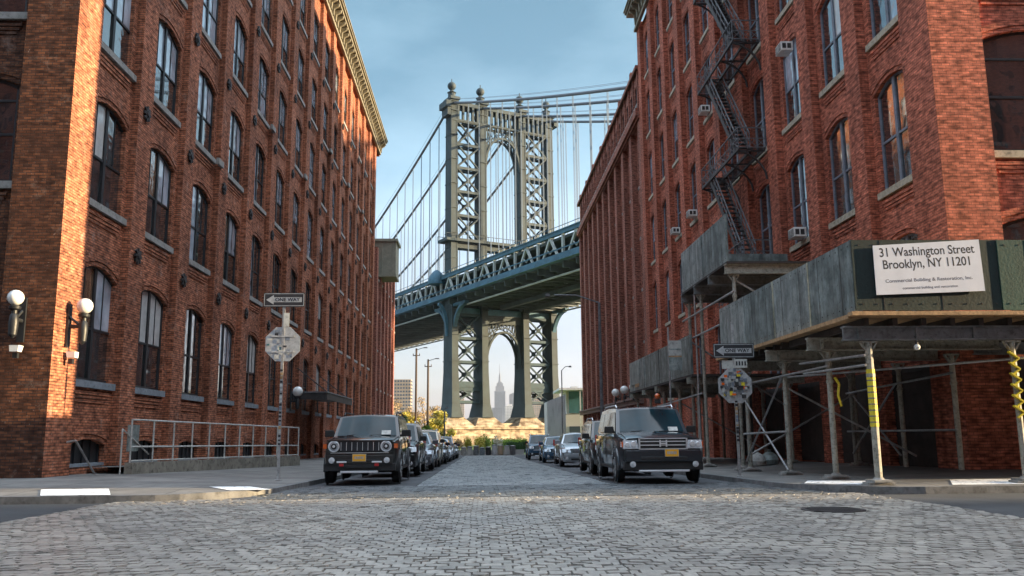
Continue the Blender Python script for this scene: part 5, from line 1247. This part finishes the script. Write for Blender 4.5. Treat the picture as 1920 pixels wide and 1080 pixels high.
# large family suv
def pil_head(m, s):
    m.taper((s*.76, .06, .82), (.18, .07), (s*.77, .10, 1.02), (.16, .07), mi=0); m.lathe([(.07, 0), (.06, -.015)], (s*.70, -.03, .93), 12, 1, 'y'); m.lathe([(.06, 0), (.05, -.015)], (s*.84, .0, .92), 12, 1, 'y')
    m.box(min(s*.90, s*.97), max(s*.90, s*.97), .05, .25, .86, .98, 3)
def pil_front(m):
    m.box(-.56, .56, -.03, .06, .80, 1.05, 0)
    for z in (.80, .89, .975, 1.045): m.box(-.57, .57, -.055, -.02, z, z+.022, 1)
    m.box(-.58, -.545, -.055, -.02, .80, 1.067, 1); m.box(.545, .58, -.055, -.02, .80, 1.067, 1)
    m.box(-.09, -.06, -.085, -.055, .86, 1.02, 1); m.box(.06, .09, -.085, -.055, .86, 1.02, 1); m.box(-.06, .06, -.082, -.055, .925, .955, 1)
def pil_bumper(m):
    m.box(-.90, .90, -.12, .14, .52, .78, 2); m.box(-.93, .93, -.06, .2, .32, .52, 0); m.box(-.55, .55, -.125, -.1, .56, .64, 0); m.box(-.6, .6, -.09, .0, .28, .33, 1)
PP = dict(cat='car', W=1.99, L=4.8, paint='car_navy', bow=.14, r=.38, wheels=(.95, 3.75), rails='chrome', mirror=False, archmat='car_navy',
  stations=[(.0, .36, 1.02, 1.06, .92, .88, .08), (.14, .30, 1.06, 1.10, .97, .92, .09), (.85, .26, 1.13, 1.18, .99, .92, .14), (1.25, .26, 1.17, 1.21, .99, .92, .08), (2.8, .26, 1.18, 1.19, .995, .93, .05), (4.5, .28, 1.18, 1.19, .99, .92, .05), (4.78, .36, 1.14, 1.15, .94, .88, .05)],
  cab=(1.15, 1.78, 4.5, 4.74, 1.17, 1.84, .91, .80), panes=((1.25, 2.5), (2.57, 3.6), (3.67, 4.65)), fog=(.74, -.10, .46), doors=(2.3, 3.4), dz=1.02,
  plate=(.18, -.13, .72), head=pil_head, front=pil_front, bumper=pil_bumper, group='cars parked along the right kerb')
def gen_head(m, s):
    m.taper((s*.68, .06, .62), (.19, .07), (s*.70, .14, .77), (.17, .07), mi=0); m.lathe([(.055, 0), (.05, -.015)], (s*.66, -.02, .69), 12, 1, 'y')
def gen_front(m):
    m.box(-.42, .42, -.03, .06, .58, .74, 0)
    for z in (.58, .635, .69, .735): m.box(-.43, .43, -.05, -.02, z, z+.014, 1)
def gen_bumper(m):
    m.box(-.82, .82, -.10, .14, .40, .56, 2); m.box(-.84, .84, -.05, .2, .22, .40, 2); m.box(-.5, .5, -.105, -.08, .28, .36, 0)
SD = dict(cat='car', W=1.8, L=4.7, paint='car_silver', bow=.16, r=.33, wheels=(.9, 3.6), mirror=True, archmat='car_silver',
  stations=[(.0, .26, .72, .76, .82, .76, .08), (.15, .22, .78, .83, .87, .8, .1), (.8, .2, .90, .95, .9, .82, .12), (1.35, .2, .96, 1.0, .9, .82, .08), (2.6, .2, .98, .99, .9, .83, .05), (3.8, .22, .98, 1.0, .89, .82, .06), (4.5, .26, .95, 1.0, .85, .78, .08), (4.68, .3, .9, .93, .82, .75, .06)],
  cab=(1.25, 2.0, 3.2, 3.95, .96, 1.44, .80, .60), panes=((1.4, 2.45), (2.52, 3.6)), fog=(.66, -.09, .36), doors=(2.2, 3.2), dz=.82,
  plate=(0, -.115, .46), head=gen_head, front=gen_front, bumper=gen_bumper, group='cars parked along the right kerb')
def suv_head(m, s):
    m.taper((s*.72, .06, .78), (.17, .07), (s*.73, .12, .94), (.15, .07), mi=0); m.lathe([(.06, 0), (.05, -.015)], (s*.68, -.02, .86), 12, 1, 'y')
def suv_front(m):
    m.box(-.5, .5, -.03, .06, .74, .96, 0)
    for z in (.76, .84, .92): m.box(-.5, .5, -.05, -.02, z, z+.02, 1)
def suv_bumper(m):
    m.box(-.84, .84, -.10, .14, .48, .7, 2); m.box(-.87, .87, -.05, .2, .30, .48, 0); m.box(-.6, .6, -.115, -.09, .66, .70, 1); m.box(-.5, .5, -.09, 0, .27, .31, 1)
SV = dict(JP); SV.update(W=1.88, L=4.6, paint='car_black', stations=[(.0, .32, .94, .98, .86, .82, .08), (.14, .28, .99, 1.03, .92, .86, .09), (.85, .25, 1.06, 1.11, .93, .86, .14), (1.25, .25, 1.1, 1.14, .94, .87, .08), (2.8, .25, 1.12, 1.13, .94, .88, .05), (4.3, .28, 1.13, 1.14, .93, .87, .05), (4.58, .34, 1.08, 1.09, .88, .83, .05)],
  cab=(1.15, 1.8, 4.1, 4.52, 1.1, 1.72, .87, .73), panes=((1.25, 2.4), (2.47, 3.4), (3.47, 4.4)), fog=(.70, -.09, .42), plate=(0, -.115, .56), head=suv_head, front=suv_front, bumper=suv_bumper, archmat='car_black', flare=.012, rails='chrome', wheels=(.9, 3.6))
def place(o, x, y, s=1.0): o.location = (x, y, zg(y)+.012); o.scale = (s, s, s); return o
jp = place(make_car('black boxy off-roader with round headlights parked first at the left kerb', JP), -3.08, 22.7, 1.06); jp['category'] = 'off-roader'
pl_ = place(make_car('dark navy family SUV with chrome grille parked first at the right kerb', PP), 4.45, 21.25, 1.03); pl_['category'] = 'suv'
sv1 = place(make_car('black SUV parked directly behind the boxy off-roader', SV), -2.95, 28.6); sv1['category'] = 'suv'
def variant(src, label, x, y, paint=None, s=1.0, group=None):
    o = copy_tree(src); o['label'] = label; place(o, x, y, s)
    if group: o['group'] = group
    if paint:
        cache = {}
        for c in o.children:
            for i, sl_ in enumerate(c.material_slots):
                if sl_.material and 'car_paint' in sl_.material.name:
                    if c.data.name not in cache: cache[c.data.name] = c.data.copy(); 
                    c.data = cache[c.data.name]; c.data.materials[i] = M[paint]
    return o
GL = 'cars parked along the left kerb'; GR = 'cars parked along the right kerb'
sd = place(make_car('silver sedan parked third in the right hand row', SD), 4.6, 39.5, 1.03); sd['category'] = 'car'
variant(sv1, 'black SUV parked second in the right hand row behind the navy one', 4.55, 27.6, None, 1.02, GR)
variant(sd, 'blue teal sedan parked fourth in the right hand row', 4.5, 49.5, 'car_blue', 1.0)
variant(sv1, 'dark blue SUV parked last in the right hand row', 4.3, 61, 'car_blue', .98, GR)
variant(sd, 'grey sedan parked third in the left hand row', -2.85, 35.2, 'car_grey', 1.05, GL)
variant(sv1, 'pale gold SUV parked fourth in the left hand row', -2.85, 41.6, 'car_sand', 1.0, GL)
variant(sd, 'black sedan parked fifth in the left hand row', -2.8, 48.6, 'car_black', 1.02, GL)
variant(sd, 'silver sedan parked sixth in the left hand row', -2.75, 55.4, None, 1.0, GL)
variant(sv1, 'grey SUV parked seventh in the left hand row', -2.75, 62.4, 'car_grey', .96, GL)
variant(sd, 'dark navy sedan parked last in the left hand row', -2.7, 70, 'car_navy', 1.0, GL)
bx = thing('delivery_box', 'cyclist sized blue grey box van roof far down the left row', 'van')
bpy.data.objects.remove(bx)
# haze
m_ = MB(); m_.box(-2600, 2600, -260, 5500, -8, 460); hz = m_.build('haze', 'joint'); tag(hz, kind='stuff')
hm = bpy.data.materials.new('haze_air'); hm.use_nodes = True; t = hm.node_tree; t.nodes.clear(); o_ = t.nodes.new('ShaderNodeOutputMaterial'); pv = t.nodes.new('ShaderNodeVolumePrincipled')
pv.inputs['Density'].default_value = HAZE; pv.inputs['Color'].default_value = (.9, .93, 1, 1); pv.inputs['Anisotropy'].default_value = .3
t.links.new(pv.outputs[0], o_.inputs['Volume']); hz.data.materials.clear(); hz.data.materials.append(hm)
